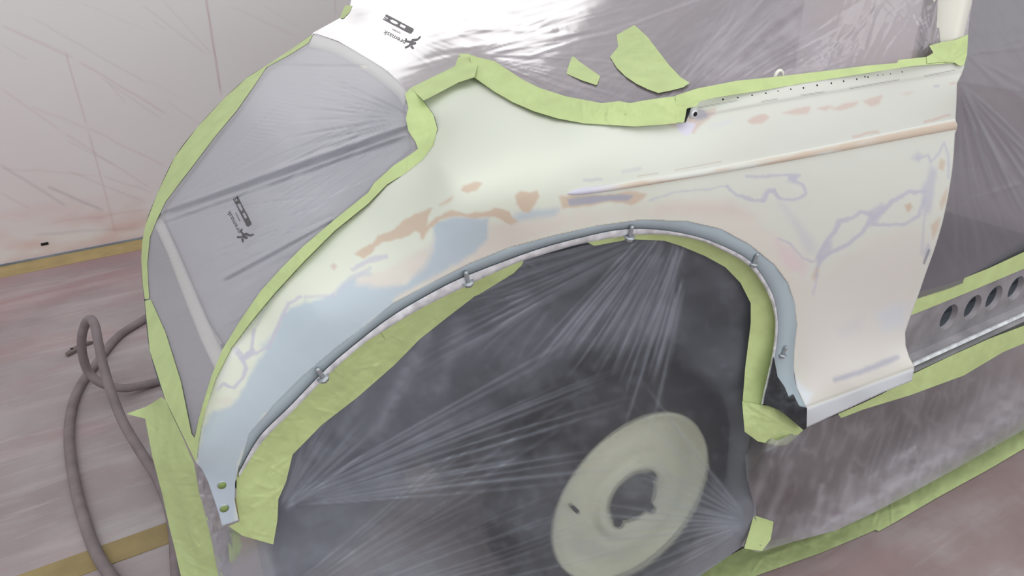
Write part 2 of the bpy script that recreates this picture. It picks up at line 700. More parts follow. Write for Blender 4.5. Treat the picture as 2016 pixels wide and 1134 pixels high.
M['wall'] = mat('sheeted_wall', (.6, .6, .6), .5, spec=.3, attr='paint', bump=(3, .05, .02))
wl = mesh_obj('wall_back', WV, WF.tolist(), 'wall', smooth=False, colors=wc)
tag(wl, 'pale sheeted booth wall with pink overspray creases', kind='structure')
# small slot in the sheeting near the floor
sl = on(88, 480, 'Y', WALL_Y)
box('vent_slot', (sl[0] - .016, WALL_Y - .004, sl[2] - .006), (sl[0] + .016, WALL_Y + .002, sl[2] + .006), 'hole', wl)

# tape strips on the floor
box('baseboard_back', (-4, WALL_Y - .012, 0), (7, WALL_Y, .010), 'dark', None)
tag(bpy.data.objects['baseboard_back'], 'thin dark joint along the foot of the wall', kind='structure')
o = box('floor_tape', (-4, WALL_Y - .165, 0), (7, WALL_Y - .012, .0025), 'wall_tape')
tag(o, 'long yellowish tape strip on the floor along the foot of the wall', 'tape')
o = box('floor_tape', (-4, 1.69, 0), (.9, 1.772, .0025), 'tan_tape')
tag(o, 'old olive tan tape strip running across the floor under the hose', 'tape')

# ================================================================== CAR
ZS = 0.045          # the shell stands high on unloaded springs
DOORX = 1.42
door_edge = [(1893, 130), (1900, 150), (1883, 250), (1882, 270), (1875, 330), (1860, 420), (1835, 500), (1810, 560),
             (1785, 640), (1782, 660), (1785, 690), (1800, 722), (1795, 750)]
side_ctl = [(x, y, 'X', DOORX) for x, y in door_edge]
side_ctl += [(px, py, 'Y', Y) for px, py, Y in [
    (1120, 380, .80), (1500, 315, .79), (1300, 350, .795), (1240, 432, .80), (1000, 490, .81), (700, 668, .83), (500, 860, .85), (435, 1030, .86),
    (470, 1025, .86), (1550, 560, .795), (1590, 838, .772), (1588, 803, .772), (1566, 690, .803), (1565, 740, .800), (1680, 640, .803), (1700, 500, .788), (1680, 400, .783),
    (1700, 690, .797), (1690, 762, .770), (1690, 800, .770), (1575, 775, .788), (1440, 440, .79), (870, 330, .87), (1000, 300, .845), (1130, 300, .825), (1350, 245, .83), (1200, 245, .855), (1060, 215, .955), (940, 150, 1.14),
    (1600, 165, .825), (1450, 195, .828), (1600, 240, .80), (1350, 300, .805), (820, 500, .83), (620, 600, .85), (430, 900, .86), (400, 930, .865),
    (383, 910, .86), (400, 800, .87), (500, 620, .90), (600, 490, .94), (700, 400, .98), (770, 345, .985), (830, 300, 1.01), (857, 250, 1.05), (845, 210, 1.10), (800, 185, 1.15)]]
SIDE = Field(side_ctl)

car = empty('car', (0.75, 1.5, 0))
tag(car, 'old car body shell with patchy sanded primer on its rear quarter, masked for painting', 'car')

trunk_outer = [(386, 911), (390, 880), (396, 840), (407, 800), (425, 745), (456, 684), (496, 631), (540, 578), (597, 516), (659, 454), (725, 401), (762, 363), (797, 342), (832, 314), (853, 286), (861, 254), (853, 226), (832, 198), (808, 173)]
trunk_inner = [(380, 872), (385, 855), (390, 830), (398, 800), (416, 741), (438, 688), (473, 631), (513, 573), (553, 529), (597, 485), (659, 432), (725, 379), (737, 360), (776, 325), (804, 307), (823, 293), (818, 279), (804, 258), (799, 233), (804, 212), (797, 185)]
arch_out = [(475, 905), (491, 855), (542, 795), (597, 741), (659, 688), (729, 635), (773, 598), (835, 565), (923, 520), (1003, 488), (1088, 465), (1176, 445), (1264, 433), (1353, 436), (1419, 451), (1476, 482), (1525, 522), (1551, 557), (1564, 597), (1569, 641), (1564, 685), (1562, 725), (1569, 764), (1588, 804)]
arch_mid = [(470, 932), (476, 920), (512, 859), (572, 799), (641, 728), (703, 675), (773, 622), (848, 578), (910, 547), (1000, 512), (1066, 489), (1132, 471), (1198, 456), (1247, 451), (1309, 454), (1375, 467), (1428, 487), (1472, 511), (1498, 540), (1520, 579), (1529, 614), (1531, 650), (1527, 689), (1520, 729), (1510, 765), (1503, 795)]
arch_lip = [(471, 940), (480, 925), (520, 866), (580, 806), (650, 735), (716, 677), (747, 657), (822, 611), (910, 567), (967, 540), (1025, 515), (1100, 492), (1150, 479), (1238, 464), (1309, 462), (1375, 473), (1423, 493), (1467, 518), (1494, 548), (1514, 584), (1525, 623), (1525, 659), (1520, 698), (1511, 738), (1503, 772), (1498, 798)]

panel_poly = (trunk_outer[:-1] + [(812, 190), (870, 165), (940, 140), (973, 170), (1009, 192), (1051, 209), (1097, 223), (1150, 233), (1250, 239), (1309, 238), (1345, 236),
              (1352, 226), (1358, 212), (1371, 205), (1378, 197), (1408, 190), (1494, 176), (1580, 161), (1687, 144), (1794, 127), (1880, 121), (1899, 130), (1893, 147), (1884, 165), (1883, 200), (1881, 236), (1885, 246), (1884, 254), (1880, 264),
               (1878, 300), (1874, 340), (1866, 390), (1855, 440), (1840, 490), (1822, 540), (1805, 590), (1790, 630), (1782, 655), (1783, 680), (1790, 703), (1800, 722), (1798, 735), (1795, 750), (1740, 772), (1680, 800), (1640, 818), (1588, 842)]
              + arch_out[::-1] + [(470, 920), (463, 950), (462, 985), (470, 1025), (437, 1036), (432, 1015), (422, 985), (410, 950), (398, 925)])

PALE = srgb(214, 218, 204)
PALE2 = srgb(212, 213, 206)
BLUE = srgb(183, 195, 203)
BEIGE = srgb(214, 208, 199)
TAN = srgb(203, 185, 166)
TANP = srgb(206, 189, 180)
LAV = srgb(190, 189, 201)
GREYL = srgb(184, 184, 196)
METAL = srgb(168, 168, 178)


def panel_paint(q):
    c = np.tile(PALE, (len(q), 1))
    w1 = fbm(q[:, 0] / 26, q[:, 1] / 26, 1)
    w2 = fbm(q[:, 0] / 12, q[:, 1] / 12, 5)

    def poly(color, pts, feather=4., amp=4., k=1.):
        nonlocal c
        d = sdist(q, pts) + .75 * amp * w1 + amp * .4 * w2 - 1.2 * (feather < 4)
        c = blend(c, q, k * np.clip(.5 - d / (2 * feather), 0, 1), color)

    def line(color, pts, w, k=1., amp=2., feather=3.):
        nonlocal c
        d, _ = seg_near(q + amp * np.stack([w1, w2], 1), pts, False)
        c = blend(c, q, k * np.clip((w - d) / feather + .5, 0, 1), color)
    # large soft tone: warmer primer towards the door and the sill
    c = blend(c, q, np.clip((q[:, 0] - 1050) / 500, 0, 1) * .8, PALE2)
    poly(BEIGE, [(1010, 430), (1100, 415), (1250, 405), (1380, 395), (1440, 400), (1490, 425), (1530, 470), (1575, 540), (1600, 560), (1640, 520), (1720, 470), (1800, 445), (1830, 480), (1810, 560), (1785, 640), (1780, 690), (1800, 722), (1588, 800), (1540, 620), (1480, 500), (1350, 430), (1200, 440), (1000, 490), (850, 555), (790, 590), (775, 575), (900, 500)], 12, 8, .75)
    poly(srgb(216, 212, 208), [(1590, 560), (1660, 520), (1760, 470), (1830, 470), (1800, 580), (1780, 650), (1790, 710), (1590, 780), (1575, 700)], 25, 8, .7)
    poly(srgb(212, 198, 190), [(1290, 400), (1440, 395), (1480, 425), (1400, 425), (1300, 415)], 12, 4, .5)
    # blue-grey guide coat along the arch
    poly(BLUE, [(455, 800), (480, 760), (505, 720), (540, 670), (555, 620), (600, 595), (660, 580), (690, 545), (730, 530), (740, 560), (800, 560), (830, 520), (850, 480), (860, 440), (900, 425), (960, 430), (960, 470), (930, 500), (860, 545), (790, 580), (770, 600), (700, 660), (620, 730), (540, 800), (490, 860), (470, 910), (465, 1030), (430, 1040), (385, 915), (398, 840), (420, 810)], 5, 5)
    poly(BLUE, [(1000, 430), (1030, 418), (1060, 410), (1100, 412), (1090, 425), (1040, 432), (1010, 440)], 6, 3, .8)
    poly(BEIGE, [(700, 545), (760, 530), (800, 505), (840, 490), (855, 470), (850, 500), (830, 530), (790, 560), (740, 565), (705, 560)], 8, 4, .95)
    poly(BEIGE, [(775, 590), (850, 548), (930, 510), (965, 470), (965, 440), (1000, 440), (1060, 440), (1120, 436), (1000, 487), (900, 530), (780, 592)], 7, 4, .95)
    poly(BLUE, [(520, 680), (560, 640), (640, 620), (770, 590), (690, 670), (580, 760)], 10, 5)
    poly(srgb(178, 190, 202), [(395, 920), (470, 930), (462, 985), (470, 1030), (430, 1040)], 14, 2, .6)
    # sanded-through tan
    poly(TAN, [(700, 500), (715, 487), (735, 482), (745, 465), (775, 455), (795, 435), (820, 422), (850, 410), (842, 428), (840, 445), (848, 440), (862, 427), (890, 416), (925, 421), (950, 421), (975, 411), (1000, 418), (1008, 430), (1020, 435), (1005, 443), (998, 440), (985, 428), (960, 425), (930, 428), (890, 424), (865, 432), (845, 448), (832, 468), (828, 458), (818, 452), (805, 465), (780, 470), (755, 475), (738, 485), (730, 500), (715, 508)], 2.5, 2.5)
    poly(TAN, [(908, 374), (915, 365), (935, 358), (948, 361), (940, 372), (920, 380)], 2.5, 2)
    poly(TAN, [(866, 404), (875, 396), (893, 386), (890, 393), (878, 402)], 3, 2, .8)
    poly(TAN, [(1016, 385), (1025, 376), (1045, 378), (1057, 376), (1060, 385), (1053, 402), (1040, 417), (1030, 415), (1019, 400)], 2.5, 2)
    poly(TANP, [(652, 524), (657, 520), (662, 524), (658, 530)], 3, 1)
    line(LAV, [(695, 530), (730, 512), (760, 505)], 5, .7)
    line(LAV, [(655, 580), (690, 548), (730, 528)], 4, .5)
    # lavender edges of the primer at the tail
    line(LAV, [(590, 585), (565, 600), (548, 640), (530, 680), (505, 695), (480, 700)], 3.5, .85)
    line(LAV, [(600, 585), (655, 582)], 4, .5)
    line(LAV, [(500, 650), (492, 690), (475, 705), (485, 725), (478, 745), (460, 765), (440, 757), (427, 768)], 3.5, .9)
    line(LAV, [(465, 690), (478, 705), (495, 690)], 6, .8)
    line(LAV, [(520, 610), (505, 640), (498, 660)], 2, .6)
    line(srgb(216, 220, 222), [(560, 560), (500, 635), (455, 700), (425, 770)], 4, .5, 1.)
    poly(BEIGE, [(430, 790), (450, 780), (458, 790), (445, 800)], 6, 3, .7)
    # under the moulding
    poly(TAN, [(1103, 388), (1120, 385), (1180, 386), (1225, 380), (1250, 378), (1272, 382), (1262, 395), (1245, 402), (1225, 400), (1200, 397), (1150, 405), (1108, 410)], 3, 2, .95)
    poly(METAL, [(1117, 392), (1160, 388), (1215, 384), (1245, 386), (1235, 394), (1200, 394), (1160, 400), (1122, 404)], 2.5, 1.2)
    line(GREYL, [(1150, 355), (1185, 353)], 3, .5, 1)
    line(GREYL, [(1225, 338), (1260, 332)], 4, .35, 1)
    line(LAV, [(1280, 395), (1330, 378), (1380, 374), (1430, 366)], 1.8, .7)
    # cloud-like primer edge
    line(LAV, [(1430, 366), (1450, 383), (1480, 394), (1505, 395), (1512, 378), (1525, 375), (1532, 388), (1545, 393), (1570, 392), (1585, 380), (1580, 365), (1565, 358), (1555, 352), (1575, 345), (1520, 346), (1470, 349)], 3., .8)
    poly(LAV, [(1552, 344), (1572, 343), (1568, 360), (1550, 358)], 4, 2, .8)
    line(LAV, [(1500, 392), (1510, 376), (1524, 374), (1534, 390)], 4.5, .7)
    poly(srgb(200, 200, 204), [(1530, 395), (1545, 400), (1600, 470), (1610, 500), (1590, 500), (1560, 440)], 8, 3, .65)
    line(LAV, [(1530, 468), (1555, 480), (1580, 508), (1605, 515)], 2.2, .8)
    poly(srgb(216, 198, 200), [(1530, 475), (1560, 490), (1590, 520), (1580, 540), (1550, 530), (1535, 500)], 9, 3, .8)
    line(LAV, [(1605, 545), (1615, 510), (1640, 495), (1660, 488), (1700, 455), (1715, 430), (1740, 415), (1760, 395), (1790, 378), (1820, 376)], 4., .85)
    line(LAV, [(1610, 508), (1625, 480), (1645, 455), (1652, 435), (1675, 430), (1695, 418), (1715, 422)], 4., .85)
    poly(LAV, [(1604, 515), (1625, 475), (1640, 470), (1635, 500), (1615, 515)], 5, 3, .8)
    line(LAV, [(1720, 440), (1745, 443), (1780, 442), (1810, 425), (1820, 390)], 3.2, .8)
    poly(LAV, [(1710, 418), (1735, 398), (1748, 405), (1725, 440), (1708, 450)], 4, 3, .8)
    poly(LAV, [(1815, 375), (1825, 350), (1832, 325), (1845, 335), (1842, 380), (1832, 420), (1815, 425)], 5, 4, .75)
    line(LAV, [(1822, 425), (1818, 470), (1812, 500)], 3, .5)
    line(LAV, [(1805, 312), (1825, 305), (1830, 320), (1850, 300), (1860, 280), (1866, 300), (1868, 330), (1866, 350)], 2.6, .7)
    poly(LAV, [(1795, 312), (1806, 300), (1815, 305), (1808, 318)], 5, 2, .7)
    poly(TAN, [(1782, 405), (1792, 400), (1797, 408), (1788, 418)], 2.5, 1.5)
    poly(TAN, [(1598, 545), (1608, 525), (1614, 532), (1604, 552)], 4, 2, .7)
    poly(TAN, [(1853, 315), (1860, 318), (1856, 335), (1849, 330)], 3, 1.5, .8)
    poly(TAN, [(1851, 400), (1864, 372), (1862, 395), (1853, 412)], 3, 1.5, .8)
    poly(TAN, [(1834, 445), (1850, 430), (1845, 455), (1836, 470)], 3, 1.5, .8)
    poly(GREYL, [(1820, 495), (1828, 480), (1830, 500), (1820, 520)], 4, 2, .9)
    line(srgb(120, 124, 130), [(1819, 518), (1829, 492)], 2, .8, .5, 2)
    line(LAV, [(1608, 540), (1600, 580)], 3, .5)
    poly(srgb(204, 210, 218), [(1725, 620), (1760, 598), (1790, 600), (1780, 640), (1740, 650)], 14, 4, .7)
    poly(srgb(200, 200, 202), [(1650, 650), (1700, 620), (1690, 650), (1660, 665)], 12, 4, .5)
    line(srgb(170, 172, 186), [(1645, 747), (1700, 730), (1765, 704)], 5, .75, 1., 7)
    poly(srgb(214, 222, 230), [(1562, 740), (1580, 760), (1600, 775), (1588, 800), (1570, 770)], 6, 2, .8)
    poly(srgb(200, 204, 210), [(1588, 806), (1797, 728), (1796, 752), (1588, 842)], 3, 0, .9)
    # belt line spots
    poly(TANP, [(1472, 238), (1485, 229), (1505, 226), (1512, 230), (1500, 241), (1480, 244)], 2.5, 1.5)
    poly(TANP, [(1540, 223), (1565, 214), (1595, 210), (1590, 222), (1565, 225)], 2.5, 1.5, .9)
    poly(TANP, [(1610, 214), (1630, 208), (1640, 210), (1625, 217)], 2.5, 1, .9)
    poly(TANP, [(1638, 215), (1660, 206), (1690, 200), (1685, 207), (1655, 216)], 2.5, 1, .9)
    poly(TANP, [(1700, 199), (1735, 190), (1730, 203), (1715, 210)], 2.5, 1.5, .9)
    poly(TANP, [(1774, 186), (1796, 180), (1790, 185)], 2.5, 1, .7)
    line(TANP, [(1680, 270), (1700, 264), (1728, 259)], 2.5, .9, 1)
    line(TANP, [(1820, 240), (1850, 232), (1870, 226)], 2.5, .9, 1)
    line(GREYL, [(1841, 170), (1847, 169)], 2.5, .7, 0)
    line(TANP, [(1871, 165), (1880, 163)], 2.5, .8, 0)
    # bare metal at the belt tab
    poly(TANP, [(1310, 244), (1340, 250), (1365, 262), (1378, 245), (1400, 230), (1385, 218), (1365, 222), (1350, 240)], 3, 2, .9)
    poly(srgb(214, 210, 224), [(1332, 243), (1350, 241), (1368, 244), (1362, 258), (1352, 266), (1338, 258)], 2, 1.5)
    poly(METAL, [(1362, 222), (1375, 216), (1400, 222), (1392, 232), (1370, 236)], 3, 1.5, .9)
    poly(TANP, [(1392, 216), (1408, 214), (1406, 226), (1394, 230)], 3, 1, .7)
    line(srgb(206, 206, 214), [(1400, 250), (1440, 238)], 5, .4)
    # scratches along the belt crease
    for a, b2 in [((1500, 200), (1530, 195)), ((1577, 188), (1622, 181)), ((1674, 174), (1770, 157)), ((1820, 150), (1880, 138)), ((1375, 212), (1450, 198))]:
        line(srgb(150, 146, 146), [a, b2], 1.0, .75, 0, 1.5)
    for a, b2 in [((1255, 347), (1295, 341)), ((1330, 335), (1420, 318)), ((1515, 312), (1660, 285)), ((1700, 276), (1735, 268)), ((1290, 352), (1470, 322))]:
        line(srgb(186, 170, 162), [a, b2], 1.2, .6, 0, 2)
    return c


BELT = [(1358, 232), (1400, 224), (1500, 205), (1622, 184), (1770, 160), (1892, 141)]
SILL = [(1586, 803), (1660, 776), (1720, 753), (1800, 724)]


def panel_disp(q):
    h = .0006 * fbm(q[:, 0] / 70, q[:, 1] / 70, 11)
    # step of the belt flange
    yb = np.interp(q[:, 0], [p[0] for p in BELT], [p[1] for p in BELT])
    k = (q[:, 0] > 1362)
    h = h + k * .0045 / (1 + np.exp((q[:, 1] - yb) / 1.5))
    d, _ = seg_near(q, SILL, False)
    h = h - .004 * np.exp(-(d / 2.6) ** 2)
    # slight pressing around the arch
    return h


qp = sheet('quarter_panel', panel_poly, SIDE, 2.2, 'primer', car, disp=panel_disp, paint=panel_paint, thick=.0012)
qp['label'] = 'rear quarter panel in patchy pale green, blue grey and tan primer'

# ---- arch band (recessed), lip, front foot of the arch
N = 220
bo, bm_, bl = spline(arch_out, N), spline(arch_mid, N), spline(arch_lip, N)
Pbo = SIDE.P(bo, -.0002)
Pbm = SIDE.P(bm_, -.011)
ed = rng.normal(0, .0009, N)
Pbl = SIDE.P(bl, -.014 + ed)
band = loft('arch_band', [Pbo, (Pbo * .5 + Pbm * .5) + np.array([0, .0025, 0]), Pbm], 'band', car, .001)
band['label'] = 'recessed grey blue band round the wheel arch'
Pbi = SIDE.P(bl, -.05)
loft('arch_lip', [SIDE.P(bm_, -.008), SIDE.P(bm_ * .4 + bl * .6, -.008 + ed), Pbl, Pbi], 'bare', car)
foot_poly = [(1523, 700), (1531, 742), (1545, 762), (1553, 782), (1562, 776), (1574, 800), (1589, 803), (1588, 843), (1582, 847), (1560, 828), (1535, 808), (1503, 795), (1510, 765), (1518, 728)]
sheet('arch_foot', foot_poly, SIDE, 3, 'dark_metal', car, off=.0014, disp=lambda q: .001 * crinkle(q, 8, 3))


# ---- bolts clamped in the arch flange
def bolt(px, py, lean):
    P0 = SIDE.P([(px, py)], -.006)[0]
    up = np.array([lean, -.25, 1.])
    up /= np.linalg.norm(up)
    b = tube('bolt', [P0 + up * s for s in (-.002, .004, .008, .012, .016, .0185)], [.0032, .0032, .0032, .0032, .0032, .0026], 'steel', car, 10)
    hd = []
    for s, r in ((-.0075, .0060), (-.0070, .0066), (-.0030, .0066), (-.0024, .0062)):
        hd.append((s, r))
    tube('bolt_head', [P0 + up * s for s, r in hd], [r for s, r in hd], 'steel', b, 6)
    tube('washer', [P0 + up * s for s in (-.0022, -.0008)], .0082, 'steel', b, 16)


for px, py, ln in [(635, 742, -.35), (921, 554, -.25), (1240, 465, 0), (1484, 517, .1), (1541, 697, .15)]:
    bolt(px, py, ln)

# ---- raised moulding
mould_c = [(1117, 381), (1135, 379), (1190, 372), (1260, 361), (1330, 349), (1420, 334), (1520, 316), (1620, 297), (1700, 281), (1790, 263), (1883, 245)]
mc = spline(mould_c, 160)
tn = np.gradient(mc, axis=0)
tn /= np.linalg.norm(tn, axis=1)[:, None]
nr = np.stack([-tn[:, 1], tn[:, 0]], 1)       # downwards in the picture
u = np.linspace(0, 1, 160)
wid = np.interp(u, [0, .012, .03, .5, 1], [.5, 4., 6., 7., 9.5])
hgt = np.interp(u, [0, .012, .04, .5, 1], [.0005, .004, .006, .007, .008])
rows, mcols = [], []
for s, hh in ((-1.25, 0.), (-1., .35), (-.55, .8), (0., 1.), (.45, .95), (.8, .75), (.97, .3), (1.0, -.35)):
    rows.append(SIDE.P(mc + nr * (wid * s)[:, None], hgt * hh))
    cc = np.tile(PALE2, (160, 1))
    nn = .5 + .5 * fbm(u * 9 + 3, np.full(160, s * .6), 21)
    if s > -.9:
        cc = blend(cc, None, np.clip((nn - .25) * 3, 0, 1) * np.clip((u - .08) * 10, 0, 1) * .9, TAN)
    cc = blend(cc, None, np.clip((.14 - u) * 12, 0, 1), srgb(200, 198, 212))
    mcols.append(cc)
loft('moulding', rows, 'primer', car, colors=np.vstack(mcols))['label'] = 'raised side moulding rubbed through to tan primer'

# ---- screw holes along the belt
for px, py in [(1424, 196), (1453, 193), (1481, 188), (1508, 184), (1532, 180), (1557, 176), (1582, 173), (1609, 168), (1637, 164), (1661, 160), (1687, 156), (1703, 151), (1709, 152), (1728, 149), (1738, 148), (1753, 146), (1776, 142)]:
    P0 = SIDE.P([(px, py)], .0052)[0]
    tube('screw_hole', [P0, P0 + np.array([.0002, .003, -.001])], .0016, 'hole', car, 8)
# ---- holes in the tail strip
for px, py in [(438, 955), (442, 1001)]:
    P0 = SIDE.P([(px, py)], .0006)[0]
    k = tube('mounting_hole', [P0, P0 + np.array([0, .004, 0])], .0062, 'steel', car, 16)
    P1 = P0 + np.array([-.0004, -.0006, -.0004])
    tube('hole_core', [P1, P1 + np.array([0, .003, 0])], .0052, mat('tape_behind_hole', srgb(128, 150, 88), .7) if 'tape_behind_hole' not in bpy.data.materials else bpy.data.materials['tape_behind_hole'], k, 16)

# ---- belt tab with its screw hole, black gap beside it
T0 = SIDE.P([(1366, 224)], .004)[0]
tab = tube('belt_tab', [T0 + np.array([0, s, 0]) for s in (.006, 0, -.003)], [.008, .008, .0065], 'bare', car, 14)
T1 = T0 + np.array([0, -.0035, 0])
tube('tab_hole', [T1, T1 + np.array([0, .003, 0])], .0036, 'hole', tab, 12)
sheet('belt_gap', [(1347, 214), (1361, 212), (1356, 226), (1350, 241), (1345, 242)], SIDE, 2, 'hole', car, off=.0125)
# ring behind the belt
R0 = on(1533, 152, 'Y', .845)
tube('striker_ring', [R0 + .0085 * np.array([math.cos(a), 0, 1.2 * math.sin(a)]) for a in np.linspace(-.6, math.pi + .6, 20)], .0028, 'cream', car, 10)

# ---- door post above the belt
pb = [(1880, 118), (1893, 60), (1905, 0), (1925, -120), (1950, -260)]
lf, rt = [], []
for z in np.linspace(1.11, 1.55, 12):
    lf.append((DOORX - .012, .838, z))
    rt.append((DOORX + .012, .832, z))
lf, rt = np.array(lf), np.array(rt)
inn = lf + np.array([-.03, .05, 0])
loft('door_post', [rt + np.array([-.004, .05, 0]), rt, lf, inn], 'cream', car, .002)

# ---- door jamb: inner edge of the panel at the door opening
je = spline([(1893, 147), (1884, 165), (1883, 200), (1881, 236), (1883, 250), (1880, 264), (1878, 300), (1874, 340), (1866, 390), (1855, 440), (1840, 490), (1822, 540), (1805, 590), (1790, 630), (1782, 655), (1783, 680), (1790, 703), (1800, 722), (1795, 750)], 60)
Pj = SIDE.P(je)
loft('door_jamb', [Pj, Pj + np.array([-.004, .03, 0]), Pj + np.array([-.03, .06, 0])], 'primer', car, colors=np.tile(PALE2, (180, 1)))

# ---- sill rail with lightening holes: everything on Y planes
SY = .852
zt, zb = .60, .345


def sill_rail():
    bm = bmesh.new()
    cs = [on(px, py, 'Y', SY) for px, py in ((1868, 625), (1915, 606), (1957, 587), (2000, 568))]
    step = cs[1][0] - cs[0][0]
    cs += [cs[-1] + np.array([step * k, 0, 0]) for k in range(1, 5)]
    r, y, zh = .034, SY, cs[0][2]
    x0, x1 = DOORX - .02, cs[-1][0] + .3
    zlo, zhi = zh - .062, zt
    xs = [x0] + [(cs[i][0] + cs[i + 1][0]) / 2 for i in range(len(cs) - 1)]
    first = cs[0][0] - step / 2
    for i, c in enumerate(cs):
        a = first if i == 0 else (cs[i - 1][0] + c[0]) / 2
        b = c[0] + step / 2 if i == len(cs) - 1 else (c[0] + cs[i + 1][0]) / 2
        n = 32
        ring, rim, outer = [], [], []
        for k in range(n):
            t = 2 * math.pi * k / n
            ring.append(bm.verts.new((c[0] + r * math.cos(t), y, c[2] + r * math.sin(t))))
            rim.append(bm.verts.new((c[0] + (r - .004) * math.cos(t), y + .012, c[2] + (r - .004) * math.sin(t))))
            dx, dz = math.cos(t), math.sin(t)
            s = min(((b - c[0]) / dx if dx > 1e-6 else (a - c[0]) / dx if dx < -1e-6 else 9), ((zhi - c[2]) / dz if dz > 1e-6 else (zlo - c[2]) / dz if dz < -1e-6 else 9))
            outer.append(bm.verts.new((c[0] + dx * s, y, c[2] + dz * s)))
        for k in range(n):
            k2 = (k + 1) % n
            bm.faces.new((ring[k], outer[k], outer[k2], ring[k2]))
            bm.faces.new((ring[k], ring[k2], rim[k2], rim[k]))
        for X, Z in ((b, zhi), (a, zhi), (a, zlo), (b, zlo)):
            near = sorted(range(n), key=lambda k: (outer[k].co.x - X) ** 2 + (outer[k].co.z - Z) ** 2)[:2]
            v = bm.verts.new((X, y, Z))
            try:
                bm.faces.new((outer[near[0]], v, outer[near[1]]))
            except ValueError:
                pass
    for a, b in ((x0, first), (cs[-1][0] + step / 2, x1)):
        bm.faces.new([bm.verts.new(p) for p in ((a, y, zlo), (b, y, zlo), (b, y, zhi), (a, y, zhi))])
    me = bpy.data.meshes.new('sill_rail')
    bmesh.ops.recalc_face_normals(bm, faces=bm.faces)
    bm.to_mesh(me)
    bm.free()
    me.materials.append(M['sill'])
    o = bpy.data.objects.new('sill_rail', me)
    col.objects.link(o)
    o.parent = car
    o.matrix_parent_inverse = Matrix.Translation(-Vector(car.location))
    return cs[0][2] - .062, x0, x1


zlo, sx0, sx1 = sill_rail()
xs = np.array([sx0, sx1])


def long_strip(name, prof, m, parent=car):
    rows = [np.array([(x, y, z) for x in xs]) for y, z in prof]
    o = loft(name, rows, m, parent, smooth=False)
    return o


long_strip('sill_ledge', [(SY, zlo), (SY - .018, zlo - .006), (SY - .019, zlo - .014), (SY - .034, zlo - .022), (SY - .035, zlo - .040), (SY - .048, zlo - .045), (SY - .049, zlo - .055)], 'sill')
long_strip('sill_inner', [(SY + .10, zt), (SY + .10, zlo - .02), (SY, zlo - .02)], 'dark')
long_strip('sill_bead', [(SY - .020, zlo - .004), (SY - .026, zlo - .002), (SY - .030, zlo - .008), (SY - .024, zlo - .016)], 'bare')

# ---- trunk opening, tail and deck under the film
far_sil = [(386, 911, .86), (326, 788, 1.0), (295, 691, 1.2), (285, 601, 1.42), (279, 540, 1.57), (281, 500, 1.62), (287, 441, 1.70), (309, 383, 1.78), (344, 309, 1.86), (388, 251, 1.92), (441, 194, 1.98), (485, 154, 2.03), (529, 126, 2.06), (573, 97, 2.08), (617, 66, 2.10), (672, 36, 2.10), (691, 12, 2.11)]
tr_ctl = [(px, py, 'Y', Y) for px, py, Y in far_sil]
tr_ctl += [(px, py, 'Y', Y) for px, py, Y in [(400, 800, .872), (500, 620, .902), (600, 490, .942), (700, 400, .982), (770, 345, .985), (830, 300, 1.01), (857, 250, 1.05), (845, 210, 1.10), (800, 185, 1.15), (940, 140, 1.15), (924, 106, 1.24), (797, 46, 1.70), (748, 21, 1.95), (878, 139, 1.20)]]
TRUNK = Field(tr_ctl)

sil_px = [(p[0], p[1]) for p in far_sil]
# far half of the shell, turning down behind the crest
fs = spline(sil_px[3:], 90)
Pf = TRUNK.P(fs, -.004)
dn = np.array([0, 1., 0])
far_rows = [Pf]
for dy, dz, dxx in ((.05, -.02, .01), (.11, -.07, .02), (.16, -.16, .03), (.18, -.30, .04)):
    far_rows.append(Pf + np.array([dxx, dy, dz]))
loft('far_fender', far_rows, 'primer', car, colors=np.tile(PALE, (90 * 5, 1)))
# tail valance below the lower lip
tl = spline(sil_px[:5], 60)
Pt = TRUNK.P(tl, -.004)
loft('tail_valance', [Pt, Pt + np.array([.02, .05, -.02]), Pt + np.array([.05, .10, -.16]), Pt + np.array([.08, .14, -.33])], 'dark', car)

boot_in = [(600, 95), (529, 142), (498, 180), (467, 224), (423, 277), (383, 330), (353, 369), (326, 405), (322, 432), (347, 490), (377, 560), (407, 630), (440, 680), (473, 625), (513, 568), (553, 524), (597, 480), (659, 427), (720, 376), (770, 322), (812, 290), (800, 235), (795, 200), (779, 182), (740, 150), (698, 122), (656, 98)]
cross_poly = [(305, 445), (318, 430), (345, 490), (375, 560), (405, 630), (438, 695), (424, 730), (395, 668), (360, 580), (330, 500)]
sheet('boot_crossbar', cross_poly, TRUNK, 4, 'cream', car, off=-.002, thick=.004)['label'] = 'cream crossbar below the boot opening'
tail_poly = [(300, 450), (330, 500), (360, 580), (395, 668), (424, 735), (405, 790), (390, 850), (380, 880), (330, 785), (298, 690), (288, 600), (282, 540), (284, 495)]
sheet('tail_panel', tail_poly, TRUNK, 6, 'boot', car, off=-.012, thick=.004)
deck_poly = [(610, 83), (656, 95), (698, 120), (740, 148), (779, 180), (797, 200), (830, 215), (850, 205), (880, 160), (940, 140), (924, 108), (903, 100), (853, 75), (797, 47), (748, 22), (691, 13), (672, 36), (617, 66)]
sheet('rear_deck', deck_poly, TRUNK, 5, 'deck', car, off=-.012, thick=.004)['label'] = 'cream white deck behind the cabin'
gut = spline([(613, 78), (660, 90), (703, 114), (747, 142), (784, 174), (799, 196)], 40)
gut2 = gut + np.array([-3, 10])
loft('deck_flange', [TRUNK.P(gut + np.array([3, -8]), -.002), TRUNK.P(gut, -.001), TRUNK.P(gut2, -.002), TRUNK.P(gut2 + np.array([-2, 4]), -.03)], 'cream', car)
bl_ = sheet('boot_backing', boot_in, TRUNK, 6, 'backing', car, off=-.035, thick=.004)  # added backing close under the film, makes it read as even grey
bl_['label'] = 'added grey backing panel under the boot film'
